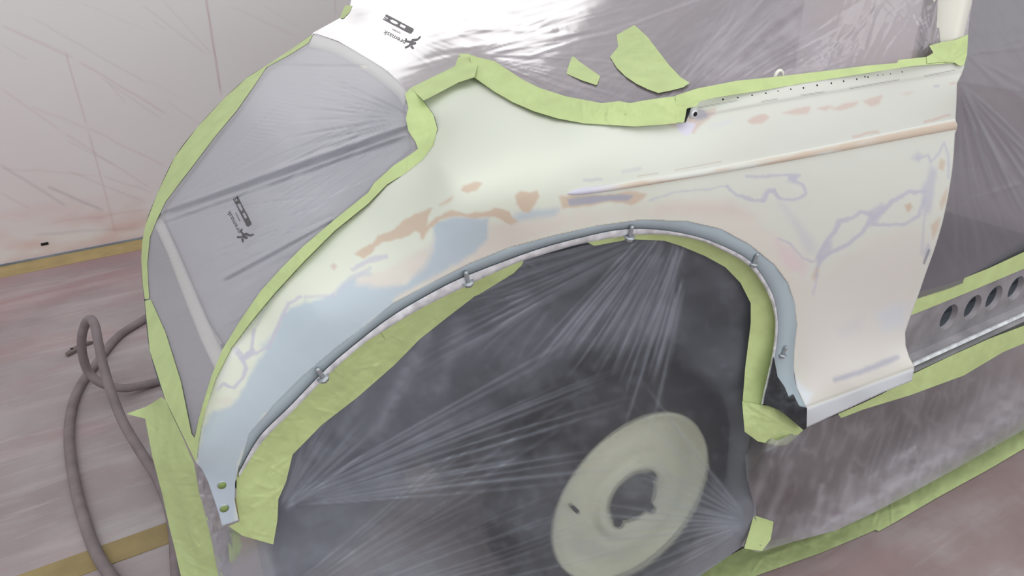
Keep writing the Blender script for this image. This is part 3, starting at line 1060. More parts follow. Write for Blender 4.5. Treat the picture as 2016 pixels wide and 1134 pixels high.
# cabin seen dimly through the film
box('cabin_tub', (1.16, .90, .42), (2.6, 2.18, 1.20), 'cabin', car, skip=('top', 'front', 'left', 'right'))
box('rear_bulkhead', (1.14, .90, .42), (1.16, 2.18, .78), 'cabin', car)
box('cabin_floor', (1.16, .88, .40), (2.6, 2.18, .42), 'cabin', car)
box('parcel_shelf', (.68, 1.27, .76), (1.16, 2.18, .78), 'cabin', car)
box('underbody_light_block', (.42, 1.30, .26), (2.6, 2.15, .40), 'hub', car)  # unseen dark box, added to block light under the car

# ---- wheelhouse
Pw = SIDE.P(spline(arch_lip, 52), -.075)
Pw = np.vstack([[Pw[0] * np.array([1, 1, 0]) + np.array([.02, .07, z]) for z in (.12, .3, .45, .55)], Pw, [Pw[-1] * np.array([1, 1, 0]) + np.array([.02, .02, z]) for z in (.40, .3, .2, .12)]])
cen = np.array([.55, 0, .55])
back = Pw.copy()
back[:, 1] = 1.22
sm = (back - cen) * np.array([1.0, 1, 1.02]) + cen
sm[:, 1] = 1.22
ctr = np.tile(np.array([.55, 1.24, .45]), (60, 1))
loft('wheelhouse', [Pw, Pw * .5 + sm * .5, sm, ctr], 'dark', car)

# ---- wheel
HUB = np.array([.795, .945, .300])
wheel = empty('wheel', tuple(HUB))
wheel.parent = car
wheel.matrix_parent_inverse = Matrix.Translation(-Vector(car.location))


def wchild(o):
    o.parent = wheel
    o.matrix_parent_inverse = Matrix.Translation(-HUB).to_4x4() if False else Matrix.Translation(Vector(tuple(-HUB)))
    return o


ty = [(.203, .012), (.206, -.004), (.215, -.014), (.235, -.022), (.262, -.020), (.282, -.010), (.294, .004), (.299, .022), (.300, .075), (.300, .12), (.294, .142), (.27, .165), (.22, .165), (.203, .15)]
wchild(lathe_y('tyre', ty, HUB, 'tyre', None, 96))
rimp = [(.208, .010), (.207, -.004), (.202, -.008), (.196, -.006), (.192, .002), (.186, .010), (.172, .014), (.150, .008), (.128, .002), (.118, .002), (.110, .008), (.102, .006), (.094, -.004), (.086, -.010), (.074, -.006), (.062, .006), (.0, .010)]
rm = wchild(lathe_y('rim', rimp, HUB, 'rim', None, 72))
hb = wchild(lathe_y('hub', [(.060, .006), (.056, -.004), (.040, -.010), (.034, -.024), (.026, -.028), (.0, -.030)], HUB, 'hub', None, 40))
for k in range(4):
    a = math.pi / 4 + k * math.pi / 2
    c0 = HUB + np.array([.060 * math.cos(a), -.004, .060 * math.sin(a)])
    wchild(tube('wheel_nut', [c0 + np.array([0, s, 0]) for s in (.01, -.006, -.012)], [.011, .011, .008], 'hub', None, 6))
vc = HUB + np.array([-.155, .004, .05])
wchild(tube('valve', [vc, vc + np.array([.004, -.022, -.004])], .0045, 'hub', None, 8))
# axle, spring and a pale bracket behind the film
tube('axle', [HUB + np.array([0, y, 0]) for y in (.02, .2, .9, 1.2)], [.05, .04, .04, .05], 'dark', car, 16)
box('spring_bracket', (.345, 1.06, .44), (.395, 1.10, .485), mat('beige_primed_bracket', srgb(150, 138, 130), .6), car)

# ================================================================== MASKING FILM
# ---- sheet over the boot opening and tail
def boot_h(q):
    h = -.0060 * pleats(q, (818, 232), 150, 206, 38, 8, 270, 31, (1.3, 2.4), 4)
    h += -.0050 * pleats(q, (298, 432), -42, -6, 22, 14, 420, 33, (1.3, 2.6), 4)
    h += -.0050 * pleats(q, (1100, 60), 143, 156, 44, 420, 800, 35, (1.3, 2.6), 4)
    h += -.0050 * pleats(q, (1000, 260), 143, 160, 30, 400, 660, 37, (1.3, 2.6), 4)
    # the two big gathered folds across the opening
    for a, b, w, amp in [((300, 424), (822, 238), 4, .012), ((302, 430), (820, 246), 5, -.030), ((305, 441), (818, 258), 3, .010), ((308, 447), (816, 264), 3, -.008), ((330, 398), (820, 246), 4, .003), ((310, 440), (760, 290), 4, .003), ((430, 560), (670, 428), 3, -.013), ((428, 555), (668, 423), 3, .006), ((450, 585), (650, 470), 4, .0035),
                         ((470, 555), (700, 405), 3, .002), ((420, 660), (560, 560), 4, .003), ((640, 395), (790, 325), 3, .0035), ((330, 400), (450, 300), 3, .0025), ((540, 130), (730, 132), 3.5, -.012), ((440, 640), (540, 590), 3, .003)]:
        h += amp * crease(q, a, b, w)
    # fine ladders of transverse ripples
    for (x0, y0, x1, y1, lam, ang, amp, wd) in [(600, 150, 460, 330, 8, 8, .0010, 42), (640, 130, 660, 170, 9, 8, .0012, 70), (690, 150, 690, 240, 8, 4, .0009, 26), (380, 440, 330, 520, 8, -18, .0008, 30), (470, 430, 640, 330, 9, -26, .0006, 60)]:
        a = np.array([x0, y0], float)
        b = np.array([x1, y1], float)
        d, _ = seg_near(q, [a, b], False)
        th = math.radians(ang)
        ph = (-q[:, 0] * math.sin(th) + q[:, 1] * math.cos(th)) / lam * 2 * math.pi
        h += amp * np.sin(ph + 1.5 * noise(q[:, 0] / 30, q[:, 1] / 30, 4)) * np.clip(1 - d / wd, 0, 1)
    # long shallow ripples running with the pull of the film
    h += .0009 * ridged(q, 9, 61, -27, 14) * np.clip((q[:, 1] - 250) / 200, 0, 1)
    h += .0010 * fbm(q[:, 0] / 60, q[:, 1] / 60, 12)
    return h


def boot_fold(q):
    f = .35 * fan(q, (812, 232), 150, 205, 34, 6, 330, 31, 2) + .25 * noise(q[:, 0] / 40, q[:, 1] / 40, 2)
    return np.clip(f, 0, 1)


def poly_join(*a):
    out = []
    for p in a:
        out += list(p)
    return out


far_in = [(608, 84), (570, 106), (529, 135), (498, 172), (467, 216), (423, 269), (383, 322), (353, 361), (326, 397), (309, 432), (295, 467), (290, 520), (292, 560), (294, 589), (326, 655), (356, 751), (377, 854), (384, 868)]
boot_poly = far_in + trunk_inner[1:-1] + [(797, 184), (788, 168), (753, 137), (707, 109), (664, 85), (622, 70)]
# widen a little so that the tape covers the rim of the film
bp_ = np.array(boot_poly, float)
cenp = bp_.mean(0)
boot_poly = [tuple(p + (p - cenp) / np.linalg.norm(p - cenp) * 5) for p in bp_]
boot = sheet('masking_film', boot_poly, TRUNK, 2.4, 'film_boot', None, off=.0035, disp=boot_h, fold=boot_fold, snap=True)
tag(boot, 'grey-looking polythene film stretched over the boot opening and tail, with a dark print', 'masking film')

# ---- film on the deck and over the cabin
cab_ctl = [(px, py, 'Y', Y) for px, py, Y in [
    (940, 125, 1.18), (1060, 185, .99), (1200, 222, .862), (1350, 205, .842), (1500, 168, .838), (1700, 138, .835), (1890, 110, .832), (1905, 0, .842), (1925, -80, .85),
    (1700, 0, .93), (1500, 0, 1.10), (1300, 0, 1.36), (1100, 0, 1.75), (1000, 60, 1.45), (800, -60, 2.5), (1000, -70, 2.3), (1300, -80, 1.65), (1600, -80, 1.12)]]
cab_ctl += [('P', *TRUNK.P([p])[0]) for p in [(617, 66), (640, 80), (700, 105), (760, 150), (797, 190), (850, 160), (720, 50), (780, 80), (840, 110), (885, 128), (691, 12), (748, 21), (797, 46), (853, 74), (903, 99)]]
CAB = Field(cab_ctl)


CAB_EDGE = [(799, 190), (840, 172), (900, 135), (935, 118), (973, 150), (1009, 172), (1051, 192), (1097, 208), (1150, 220), (1250, 226), (1320, 215), (1373, 190), (1451, 172), (1537, 160), (1622, 150), (1708, 139), (1800, 122), (1880, 112), (1901, 100)]


def cabin_h(q):
    h = .0035 * pleats(q, (930, 108), -28, 42, 44, 14, 420, 41, (1.5, 4.), 10)
    h += .0025 * pleats(q, (700, 20), 8, 38, 20, 60, 330, 36, (1.5, 3.), 5)
    h += .0035 * fan(q, (700, -20), 4, 34, 18, 60, 760, 42, 1.6) * (q[:, 1] < 150)
    h += .0030 * pleats(q, (1290, 260), -62, -14, 60, 110, 480, 43, (1.5, 3.5), 14)
    h += .0020 * fan(q, (1840, 112), 215, 285, 26, 8, 260, 44, 1.6)
    h += .0022 * fan(q, (1625, 140), 200, 300, 22, 6, 260, 47, 1.6)
    for a, b, w, amp in [((930, 60), (1230, 15), 7, .005), ((900, 57), (1100, 60), 5, .004), ((960, 105), (1260, 35), 5, .004), ((870, 100), (1200, 55), 6, .005), ((1000, 25), (1150, -10), 6, .004), ((1040, 110), (1270, 40), 3, .005),
                         ((1180, 60), (1250, 45), 2.5, .004), ((1250, 45), (1400, -10), 3, .003), ((1400, 150), (1600, -10), 10, .008), ((1640, 110), (1760, -20), 5, .004), ((1820, 110), (1850, -20), 3, .006), ((1836, 100), (1858, -20), 2.5, -.004), ((1700, 100), (1730, -10), 4, .003)]:
        h += amp * crease(q, a, b, w)
    h += (.0016 + .0030 * np.clip((1180 - q[:, 0]) / 200, 0, 1) * np.clip((q[:, 0] - 760) / 120, 0, 1)) * ridged(q, 15, 48, -14, 9) * (q[:, 0] < 1250)
    h += .0012 * ridged(q, 11, 49, -38, 6) * (q[:, 0] > 1250)
    h += .0022 * pleats(q, (1180, 330), -52, -18, 46, 190, 620, 76, (1.3, 2.6), 10) * (q[:, 0] > 1230)
    h += .0020 * pleats(q, (1600, 330), -75, -35, 26, 150, 420, 77, (1.3, 2.6), 10)
    h += .0015 * fbm(q[:, 0] / 50, q[:, 1] / 50, 14)
    d, _ = seg_near(q, CAB_EDGE, False)
    return h * np.clip(d / 26, .05, 1) - .010 * np.exp(-(d / 24) ** 2) * (q[:, 0] > 930)


def cabin_fold(q):
    f = .45 * pleats(q, (930, 108), -28, 42, 44, 14, 420, 41, (1.5, 4.), 10) + .5 * pleats(q, (1290, 260), -62, -14, 60, 110, 480, 43, (1.5, 3.5), 14)
    f += .6 * pleats(q, (1850, 160), 235, 285, 22, 50, 260, 44, (1.5, 3.))
    # gathered white cloud beside the ring
    d, _ = seg_near(q, [(1430, 130), (1520, 70), (1560, 30)], False)
    f += .5 * np.clip(1 - d / 55, 0, 1) * (.5 + .6 * fbm(q[:, 0] / 30, q[:, 1] / 22, 16))
    d, _ = seg_near(q, [(1560, 60), (1610, 90), (1626, 140)], False)
    f += .5 * np.clip(1 - d / 25, 0, 1)
    f += .35 * ridged(q, 9, 71, -35, 8) ** 4
    f += .55 * pleats(q, (1180, 330), -52, -18, 46, 190, 620, 76, (1.3, 2.6), 10) * (q[:, 0] > 1230)
    f += .40 * pleats(q, (1600, 330), -75, -35, 26, 150, 420, 77, (1.3, 2.6), 10)
    f += .35 * pleats(q, (1000, 200), -30, 5, 24, 60, 330, 78, (1.3, 2.4), 6)
    for a, b, w in [((1820, 110), (1850, -20), 3), ((1836, 100), (1858, -20), 2.5), ((1250, 45), (1400, -10), 3), ((1040, 110), (1270, 40), 3)]:
        f += .8 * crease(q, a, b, w)
    return np.clip(f, 0, 1)


cab_poly = [(612, 70), (622, 66), (666, 81), (709, 106), (755, 134), (790, 166), (799, 184), (840, 172), (900, 135), (935, 125), (973, 150), (1009, 172), (1051, 192), (1097, 208), (1150, 220), (1250, 226), (1320, 215), (1373, 190), (1451, 172), (1537, 160), (1622, 150), (1708, 139), (1800, 122), (1880, 112), (1901, 100), (1907, 60), (1912, 0), (1925, -80), (1950, -260), (1500, -260), (1000, -180), (800, -120), (700, -40), (689, 12), (672, 34), (617, 64)]
cabin = sheet('masking_film', cab_poly, CAB, 2.3, 'film_cabin', None, off=.004, disp=cabin_h, fold=cabin_fold)
tag(cabin, 'clear shiny polythene film draped over the cabin opening and rear deck, full of creases', 'masking film')

# ---- film over the door opening
DOORF = Field([('P', 1.43, .845, 1.60), ('P', 1.43, .84, 1.10), ('P', 1.425, .838, .9), ('P', 1.42, .845, .72), ('P', 1.42, .862, .56), ('P', 1.33, .86, 1.0), ('P', 1.33, .86, .8), ('P', 1.33, .87, .6), ('P', 2.6, .86, 1.6), ('P', 2.6, .87, 1.0), ('P', 2.6, .87, .56), ('P', 2.0, .90, .9), ('P', 1.9, .862, .56)])


def door_h(q):
    h = .0050 * pleats(q, (1884, 160), 42, 92, 26, 12, 420, 51, (2., 5.), 8)
    h += .003 * fan(q, (1903, 108), -20, 50, 12, 10, 300, 52, 1.6)
    for a, b, w, amp in [((1890, 165), (2016, 430), 6, .006), ((1888, 178), (1960, 400), 5, .005), ((1895, 200), (2010, 440), 4, .004), ((1925, 250), (1965, 395), 3, .003), ((1900, 110), (2016, 75), 3, .002), ((1855, 410), (2016, 360), 4, .003)]:
        h += amp * crease(q, a, b, w)
    h += .002 * fbm(q[:, 0] / 60, q[:, 1] / 60, 15)
    return h


def door_fold(q):
    f = .5 * pleats(q, (1884, 160), 42, 92, 26, 12, 420, 51, (2., 5.), 8) + .2 * ridged(q, 14, 72, 60, 6) ** 4
    for a, b, w in [((1890, 165), (2016, 430), 4), ((1888, 178), (1960, 400), 3), ((1925, 250), (1965, 395), 2.5)]:
        f += .35 * crease(q, a, b, w)
    return np.clip(f, 0, 1)


dq = proj([(1.415, .845, 1.6), (2.6, .86, 1.6), (2.6, .87, .56), (1.42, .862, .56)])
door_poly = [tuple(dq[0]), tuple(dq[1]), tuple(dq[2]), (2016, 505), (1947, 537), (1869, 568), (1800, 590), (1700, 625), (1720, 560), (1745, 500), (1770, 440), (1790, 380), (1800, 320), (1805, 260), (1810, 200), (1815, 160), (1840, 135), (1893, 128), (1901, 100), (1908, 40)]
door = sheet('masking_film', door_poly, DOORF, 3.2, 'film_door', None, off=0, disp=door_h, fold=door_fold)
tag(door, 'dull grey polythene film stretched across the door opening above the drilled sill', 'masking film')

# ---- film over the wheel arch and wheel, down to the floor
arch_ctl = [(px, py, 'Y', Y) for px, py, Y in [
    (1031, 514, .868), (1240, 470, .85), (1388, 504, .845), (1458, 557, .842), (1478, 637, .845), (1470, 700, .845), (1462, 800, .845), (1466, 850, .848), (1485, 1000, .84), (1400, 1110, .85),
    (941, 582, .872), (847, 650, .878), (704, 782, .886), (576, 895, .893), (548, 983, .895), (540, 1060, .895), (460, 1040, .885), (450, 1100, .88),
    (1100, 650, .90), (1250, 650, .90), (1350, 650, .885), (900, 850, .915), (1340, 770, .905), (1250, 800, .905), (1250, 960, .900), (1400, 900, .895), (1130, 1000, .905), (1050, 900, .91), (1000, 1050, .91), (800, 1050, .91), (650, 1100, .90)]]
arch_ctl += [('P', x, .87, .0) for x in (-.05, .3, .6, .85)] + [('P', x, .88, .2) for x in (-.02, .3, .6)]
ARCHF = Field(arch_ctl)


def arch_h(q):
    h = .0040 * pleats(q, (1395, 325), 101, 134, 46, 185, 560, 53, (1.8, 4.5))
    h += .0030 * pleats(q, (1335, 440), 148, 172, 40, 90, 640, 54, (1.6, 3.5))
    h += .0032 * pleats(q, (540, 1000), -30, -4, 38, 50, 760, 56, (1.6, 3.6))
    h += .0030 * pleats(q, (548, 1010), -80, -25, 20, 10, 300, 57, (2, 5))
    h += .0026 * pleats(q, (1480, 1030), 150, 235, 30, 20, 380, 58, (1.6, 3.5))
    h += .0022 * pleats(q, (1120, 560), 120, 215, 30, 60, 330, 55, (1.8, 4.), 14)
    h += .0020 * pleats(q, (460, 1250), -40, -10, 30, 200, 900, 60, (1.6, 3.0), 14)
    h += .0007 * ridged(q, 16, 59, -28, 4)
    h += .0030 * fbm(q[:, 0] / 60, q[:, 1] / 60, 17)
    return h


def arch_fold(q):
    f = .75 * pleats(q, (1395, 325), 101, 134, 46, 185, 560, 53, (1.8, 4.5))
    f += .35 * fan(q, (1395, 325), 100, 133, 9, 170, 560, 13, 1.2)
    f += .50 * pleats(q, (1335, 440), 148, 172, 40, 90, 640, 54, (1.6, 3.5))
    f += .60 * pleats(q, (540, 1000), -30, -4, 38, 50, 760, 56, (1.6, 3.6))
    f += .50 * pleats(q, (548, 1010), -80, -25, 20, 10, 300, 57, (2, 5))
    f += .35 * pleats(q, (1480, 1030), 150, 235, 30, 20, 380, 58, (1.6, 3.5))
    f += .22 * pleats(q, (1120, 560), 120, 215, 30, 60, 330, 55, (1.8, 4.), 14)
    f += .22 * pleats(q, (460, 1250), -40, -10, 30, 200, 900, 60, (1.6, 3.0), 14)
    # broad double layers hanging in bands
    for a, b, w, k in [((850, 640), (730, 870), 14, .45), ((910, 620), (860, 780), 16, .32), ((745, 700), (660, 870), 12, .32), ((640, 870), (560, 1010), 18, .30)]:
        f += k * crease(q, a, b, w) * (.8 + .4 * fbm(q[:, 0] / 14, q[:, 1] / 14, 6))
    f += .22 * np.clip(.3 + fbm(q[:, 0] / 130, q[:, 1] / 90, 19), 0, 1)
    f += .10 * np.clip(fbm(q[:, 0] / 16, q[:, 1] / 16, 29), 0, 1)
    # doubled film near the floor and round the front of the wheel
    d, _ = seg_near(q, [(500, 1150), (620, 1080), (850, 1150)], False)
    f += .50 * np.clip(1 - d / 110, 0, 1)
    d, _ = seg_near(q, [(1440, 1020), (1480, 1090), (1300, 1180)], False)
    f += .55 * np.clip(1 - d / 90, 0, 1)
    d, _ = seg_near(q, [(1455, 800), (1462, 900), (1475, 1000)], False)
    f += .20 * np.clip(1 - d / 40, 0, 1)
    return np.clip(f, 0, 1)


fp = proj([(.95, .87, 0), (.6, .87, 0), (.3, .87, 0), (-.03, .87, 0)])
arch_poly = [(1036, 508), (1100, 496), (1150, 483), (1238, 468), (1309, 466), (1400, 492), (1450, 525), (1480, 580), (1492, 640), (1486, 720), (1476, 800), (1478, 860), (1468, 900), (1472, 950), (1488, 1000), (1490, 1040), (1470, 1070), (1420, 1105), (1370, 1140)] + [tuple(p) for p in fp] + [(430, 1134), (420, 1050), (450, 1036), (540, 1040), (543, 970), (560, 920), (580, 880), (650, 810), (760, 720), (860, 625)]
archf = sheet('masking_film', arch_poly, ARCHF, 2.2, 'film_arch', None, off=0, disp=arch_h, fold=arch_fold)
tag(archf, 'wrinkled clear polythene film hanging in the wheel arch and over the cream wheel', 'masking film')

# ---- skirt film below the sill
SKIRT = Field([('P', x, .80, .43) for x in (1.0, 1.5, 2.2, 2.8)] + [('P', x, .845, .25) for x in (1.0, 1.5, 2.2, 2.8)] + [('P', x, .80, .10) for x in (1.1, 1.6, 2.2, 2.8)] + [('P', x, .74, .0) for x in (1.05, 1.5, 2.2, 2.8)] + [(1470, 880, 'Y', .86), (1480, 1000, 'Y', .845)])


def skirt_h(q):
    h = .006 * fbm(q[:, 0] / 60, q[:, 1] / 80, 18)
    h += .004 * fan(q, (1530, 880), 60, 130, 12, 8, 260, 63, 1.5)
    h += .004 * fan(q, (1800, 770), 60, 150, 14, 8, 260, 64, 1.5)
    for a, b, w, amp in [((1610, 1010), (1670, 900), 6, .005), ((1660, 1005), (1680, 930), 6, .005), ((1720, 960), (1760, 840), 8, .006), ((1780, 940), (1840, 800), 8, .006), ((1700, 960), (2016, 740), 12, .008), ((1600, 1040), (2016, 800), 10, -.006)]:
        h += amp * crease(q, a, b, w)
    h += .0018 * ridged(q, 14, 65, -35, 4)
    return h


def skirt_fold(q):
    d, _ = seg_near(q, [(1600, 1050), (1700, 995), (2016, 785), (2100, 730)], False)
    f = 1.0 * np.clip(1 - d / 66, 0, 1) ** 1.2 * (.75 + .3 * fbm(q[:, 0] / 30, q[:, 1] / 14, 6))
    f += .30 * np.clip(fbm(q[:, 0] / 50, q[:, 1] / 60, 7), 0, 1) + .3 * ridged(q, 16, 75, 110, 4) ** 5
    for a, b, w in [((1500, 1060), (1560, 900), 9), ((1480, 1000), (1520, 900), 9), ((1660, 1010), (1680, 930), 8), ((1610, 1020), (1620, 950), 8)]:
        f += .4 * crease(q, a, b, w)
    return np.clip(f, 0, 1)


sq = proj([(2.8, .80, .43), (2.8, .74, .002)])
skirt_poly = [(1462, 840), (1530, 868), (1582, 842), (1660, 812), (1740, 782), (1800, 752), (1900, 720), (1975, 682), (2016, 662), tuple(sq[0]), tuple(sq[1]), (2016, 846), (1896, 915), (1786, 975), (1703, 1018), (1647, 1044), (1564, 1066), (1492, 1088), (1460, 1075), (1476, 1043), (1486, 1000), (1470, 940)]
skirt = sheet('masking_film', skirt_poly, SKIRT, 3.2, 'film_skirt', None, off=-.004, disp=skirt_h, fold=skirt_fold)
tag(skirt, 'loose milky polythene film hanging from below the sill to the floor tape', 'masking film')

# ================================================================== TAPE
TG = 'green masking tape on the car and film'


def tape(label, poly, field, off, step=3.5, amp=.0007, h=None, seed=0):
    pa_ = np.array(poly, float)
    lo, hi = pa_.min(0), pa_.max(0)
    g = np.random.default_rng(seed + 500)
    ar = abs(np.sum(pa_[:, 0] * np.roll(pa_[:, 1], -1) - np.roll(pa_[:, 0], -1) * pa_[:, 1])) / 2
    cr = []
    for _ in range(400):
        c = g.uniform(lo, hi)
        if in_poly(c[None], poly)[0]:
            an, ln = g.uniform(0, 2 * math.pi), g.uniform(8, 26)
            dv = np.array([math.cos(an), math.sin(an)]) * ln
            cr.append((c - dv, c + dv, g.uniform(1.2, 2.4), g.uniform(-1, 1.4)))
        if len(cr) > ar / 700:
            break

    def dd(q):
        v = amp * crinkle(q, 14, seed + 80) + amp * .8 * ridged(q, 22, seed + 81, 30, 2)
        for a, b, w, k in cr:
            m = (np.abs(q[:, 0] - (a[0] + b[0]) / 2) < 34) & (np.abs(q[:, 1] - (a[1] + b[1]) / 2) < 34)
            if m.any():
                v[m] += 1.5 * amp * k * crease(q[m], a, b, w)
        # now and then the tape buckles
        v = v + (h(q) if h is not None else 0)
        return v
    o = sheet('masking_tape', poly, field, min(step, 2.6), 'tape', None, off=off, disp=dd)
    tag(o, label, 'masking tape', TG)
    return o


edge_h = lambda q: .0016 * fan(q, (860, 250), 100, 260, 16, 4, 160, 91, 1.6)
tape('narrow green tape following the near edge of the boot opening down to the tail', trunk_outer + trunk_inner[::-1], TRUNK, .0095, 3.0, .0010, edge_h, 1)
tape('broad green tape along the far curved crest of the boot opening', [(617, 66), (573, 97), (529, 126), (485, 154), (441, 194), (388, 251), (344, 309), (309, 383), (287, 441), (280, 476), (278, 510), (281, 560), (285, 590), (294, 588), (292, 560), (290, 520), (295, 467), (309, 432), (326, 397), (353, 361), (383, 322), (423, 269), (467, 216), (498, 172), (525, 132), (570, 108), (608, 84)], TRUNK, .008, 3.0, .0006, None, 2)
tape('green tape on the lower lip of the tail', [(285, 592), (287, 612), (295, 691), (326, 788), (386, 911), (390, 880), (386, 866), (377, 854), (356, 751), (326, 655), (297, 590)], TRUNK, .0085, 3.0, .0008, None, 3)
tape('small torn green tape at the far corner of the rear deck', [(680, 10), (694, 11), (688, 24), (676, 36), (669, 36), (674, 22)], CAB, .008, 2.5, .0015, None, 4)
tape('green tape across the deck from the boot corner to the cabin corner', [(808, 173), (878, 139), (896, 130), (904, 106), (924, 106), (942, 123), (934, 152), (903, 162), (850, 190), (834, 198)], CAB, .0085, 3.0, .0006, None, 5)
belt_lo = [(933, 152), (973, 180), (1009, 201), (1051, 219), (1097, 233), (1150, 243), (1250, 249), (1309, 245), (1347, 241)]
belt_hi = [(1352, 214), (1362, 185), (1300, 193), (1266, 198), (1240, 203), (1219, 199), (1185, 203), (1115, 190), (1062, 173), (1026, 155), (1002, 139), (973, 120), (942, 113), (924, 107)]
belt_ctl = [(x, y, 'Y', Y) for x, y, Y in [(933, 152, 1.135), (1009, 201, 1.0), (1097, 233, .905), (1250, 249, .842), (1347, 241, .83), (1362, 185, .842), (1266, 198, .862), (1115, 190, .95), (1026, 155, 1.06), (942, 113, 1.2), (1451, 159, .842), (1494, 180, .828), (1622, 140, .84), (1687, 148, .826), (1794, 131, .82), (1824, 112, .832), (1880, 79, .835), (1904, 107, .822), (1880, 125, .818)]]
BELTF = Field(belt_ctl)
tape('curved green tape round the rear side of the cabin opening', belt_lo + belt_hi, BELTF, .010, 3.0, .0011, lambda q: .0025 * fan(q, (1150, 250), 230, 330, 18, 30, 130, 92, 2), 6)
tape('straight green tape along the drilled belt edge', [(1347, 241), (1352, 214), (1360, 211), (1371, 209), (1378, 199), (1408, 192), (1494, 179), (1580, 164), (1687, 147), (1794, 130), (1880, 124), (1878, 108), (1824, 112), (1769, 118), (1766, 124), (1708, 129), (1622, 140), (1537, 150), (1451, 159), (1373, 174), (1330, 188), (1330, 241)], BELTF, .011, 3.0, .0005, None, 7)
tape('bunched green tape in the corner at the foot of the door post', [(1824, 112), (1838, 104), (1829, 90), (1850, 84), (1880, 79), (1906, 68), (1904, 107), (1898, 129), (1888, 129), (1879, 123), (1850, 122), (1825, 125)], BELTF, .013, 2.5, .001, lambda q: .004 * fan(q, (1866, 124), 200, 340, 11, 4, 90, 93, 1.3), 8)
tape('small green tape patch stuck on the cabin film', [(1127, 109), (1143, 123), (1182, 150), (1175, 168), (1145, 158), (1115, 145), (1120, 128)], CAB, .011, 2.5, .0005, None, 9)
tape('large torn green tape patch stuck on the cabin film', [(1214, 69), (1249, 49), (1275, 73), (1318, 129), (1340, 152), (1358, 163), (1345, 172), (1322, 178), (1296, 183), (1276, 176), (1253, 165), (1231, 150), (1214, 133), (1201, 112), (1217, 92)], CAB, .012, 2.5, .0010, None, 10)
# inside the wheel arch
ARCHT = Field([(x, y, 'Y', Y) for x, y, Y in [(471, 940, .872), (520, 866, .873), (650, 735, .862), (822, 611, .848), (967, 540, .84), (1150, 479, .83), (1240, 464, .828), (1375, 473, .822), (1467, 518, .82), (1514, 584, .82), (1525, 660, .825), (1511, 738, .83), (1498, 798, .812), (1580, 846, .79), (1461, 792, .83), (1466, 850, .815), (1529, 877, .80),
                                                    (1031, 514, .86), (941, 582, .865), (847, 650, .87), (704, 782, .88), (576, 895, .885), (546, 1025, .885), (538, 1072, .885), (450, 1036, .878), (1309, 473, .832), (1388, 504, .835), (1458, 557, .832), (1478, 637, .835), (1467, 725, .835)]])
tape('broad green tape lining the rear run of the wheel arch', [(466, 925), (480, 912), (520, 856), (580, 796), (650, 725), (716, 667), (790, 622), (870, 580), (935, 583), (879, 626), (826, 668), (777, 718), (704, 782), (634, 836), (576, 895), (563, 949), (548, 983), (546, 1025), (538, 1072), (478, 1055), (450, 1036), (472, 1026), (465, 985)], ARCHT, .001, 3.0, .0010, lambda q: .0022 * fan(q, (560, 960), 120, 290, 14, 10, 130, 94, 2.2), 11)
tape('short green tape lapped over the rear arch tape below the second bolt', [(747, 650), (822, 604), (910, 560), (967, 533), (1025, 508), (1031, 514), (1027, 522), (1011, 538), (941, 581), (880, 598), (800, 640), (760, 668)], ARCHT, .0035, 3.0, .0006, None, 12)
tape('thin green tape under the crown of the wheel arch', [(1150, 474), (1238, 459), (1309, 458), (1330, 470), (1309, 474), (1240, 471), (1170, 484)], ARCHT, .001, 2.5, .0006, None, 13)
tape('green tape lining the front run of the wheel arch', [(1290, 456), (1375, 468), (1423, 488), (1467, 513), (1494, 543), (1516, 584), (1527, 623), (1527, 659), (1522, 698), (1513, 738), (1505, 770), (1500, 800), (1461, 805), (1467, 725), (1472, 685), (1478, 637), (1478, 597), (1458, 557), (1428, 526), (1388, 504), (1340, 484), (1305, 473)], ARCHT, .001, 3.0, .0007, None, 14)
tape('crumpled green tape at the foot of the wheel arch', [(1461, 790), (1500, 797), (1520, 800), (1545, 812), (1582, 846), (1561, 866), (1545, 875), (1529, 877), (1492, 869), (1466, 850)], ARCHT, .004, 2.5, .0018, lambda q: .004 * crease(q, (1470, 795), (1570, 850), 5), 15)
# sill
SILLU = Field([('P', x, SY, z) for x in (1.4, 2.0, 2.7) for z in (.45, .62)])
u_hi = [on(p[0], p[1], 'Y', SY) for p in ((1806, 575), (2016, 496))]
u_lo = [on(p[0], p[1], 'Y', SY) for p in ((1841, 602), (2016, 529))]
ex = proj([(2.6, SY, u_hi[1][2]), (2.6, SY, u_lo[1][2])])
tape('green tape above the drilled holes of the sill', [(1780, 585), (1806, 575), (1869, 559), (1947, 528), (2016, 496), tuple(ex[0]), tuple(ex[1]), (2016, 529), (1919, 570), (1841, 602), (1770, 630)], SILLU, .006, 3.5, .0006, None, 16)
SILLL = Field([('P', x, .80, z) for x in (1.0, 1.5, 2.0, 2.7) for z in (.30, .50)])
ex = proj([(2.6, .80, on(2016, 645, 'Y', .80)[2]), (2.6, .80, on(2016, 676, 'Y', .80)[2])])
tape('green tape along the underside of the sill', [(1650, 815), (1700, 793), (1740, 774), (1800, 735), (1869, 702), (1947, 667), (2016, 641), tuple(ex[0]), tuple(ex[1]), (2016, 676), (1975, 693), (1898, 739), (1841, 760), (1792, 778), (1700, 806), (1656, 823)], SILLL, .004, 3.5, .0009, None, 17)
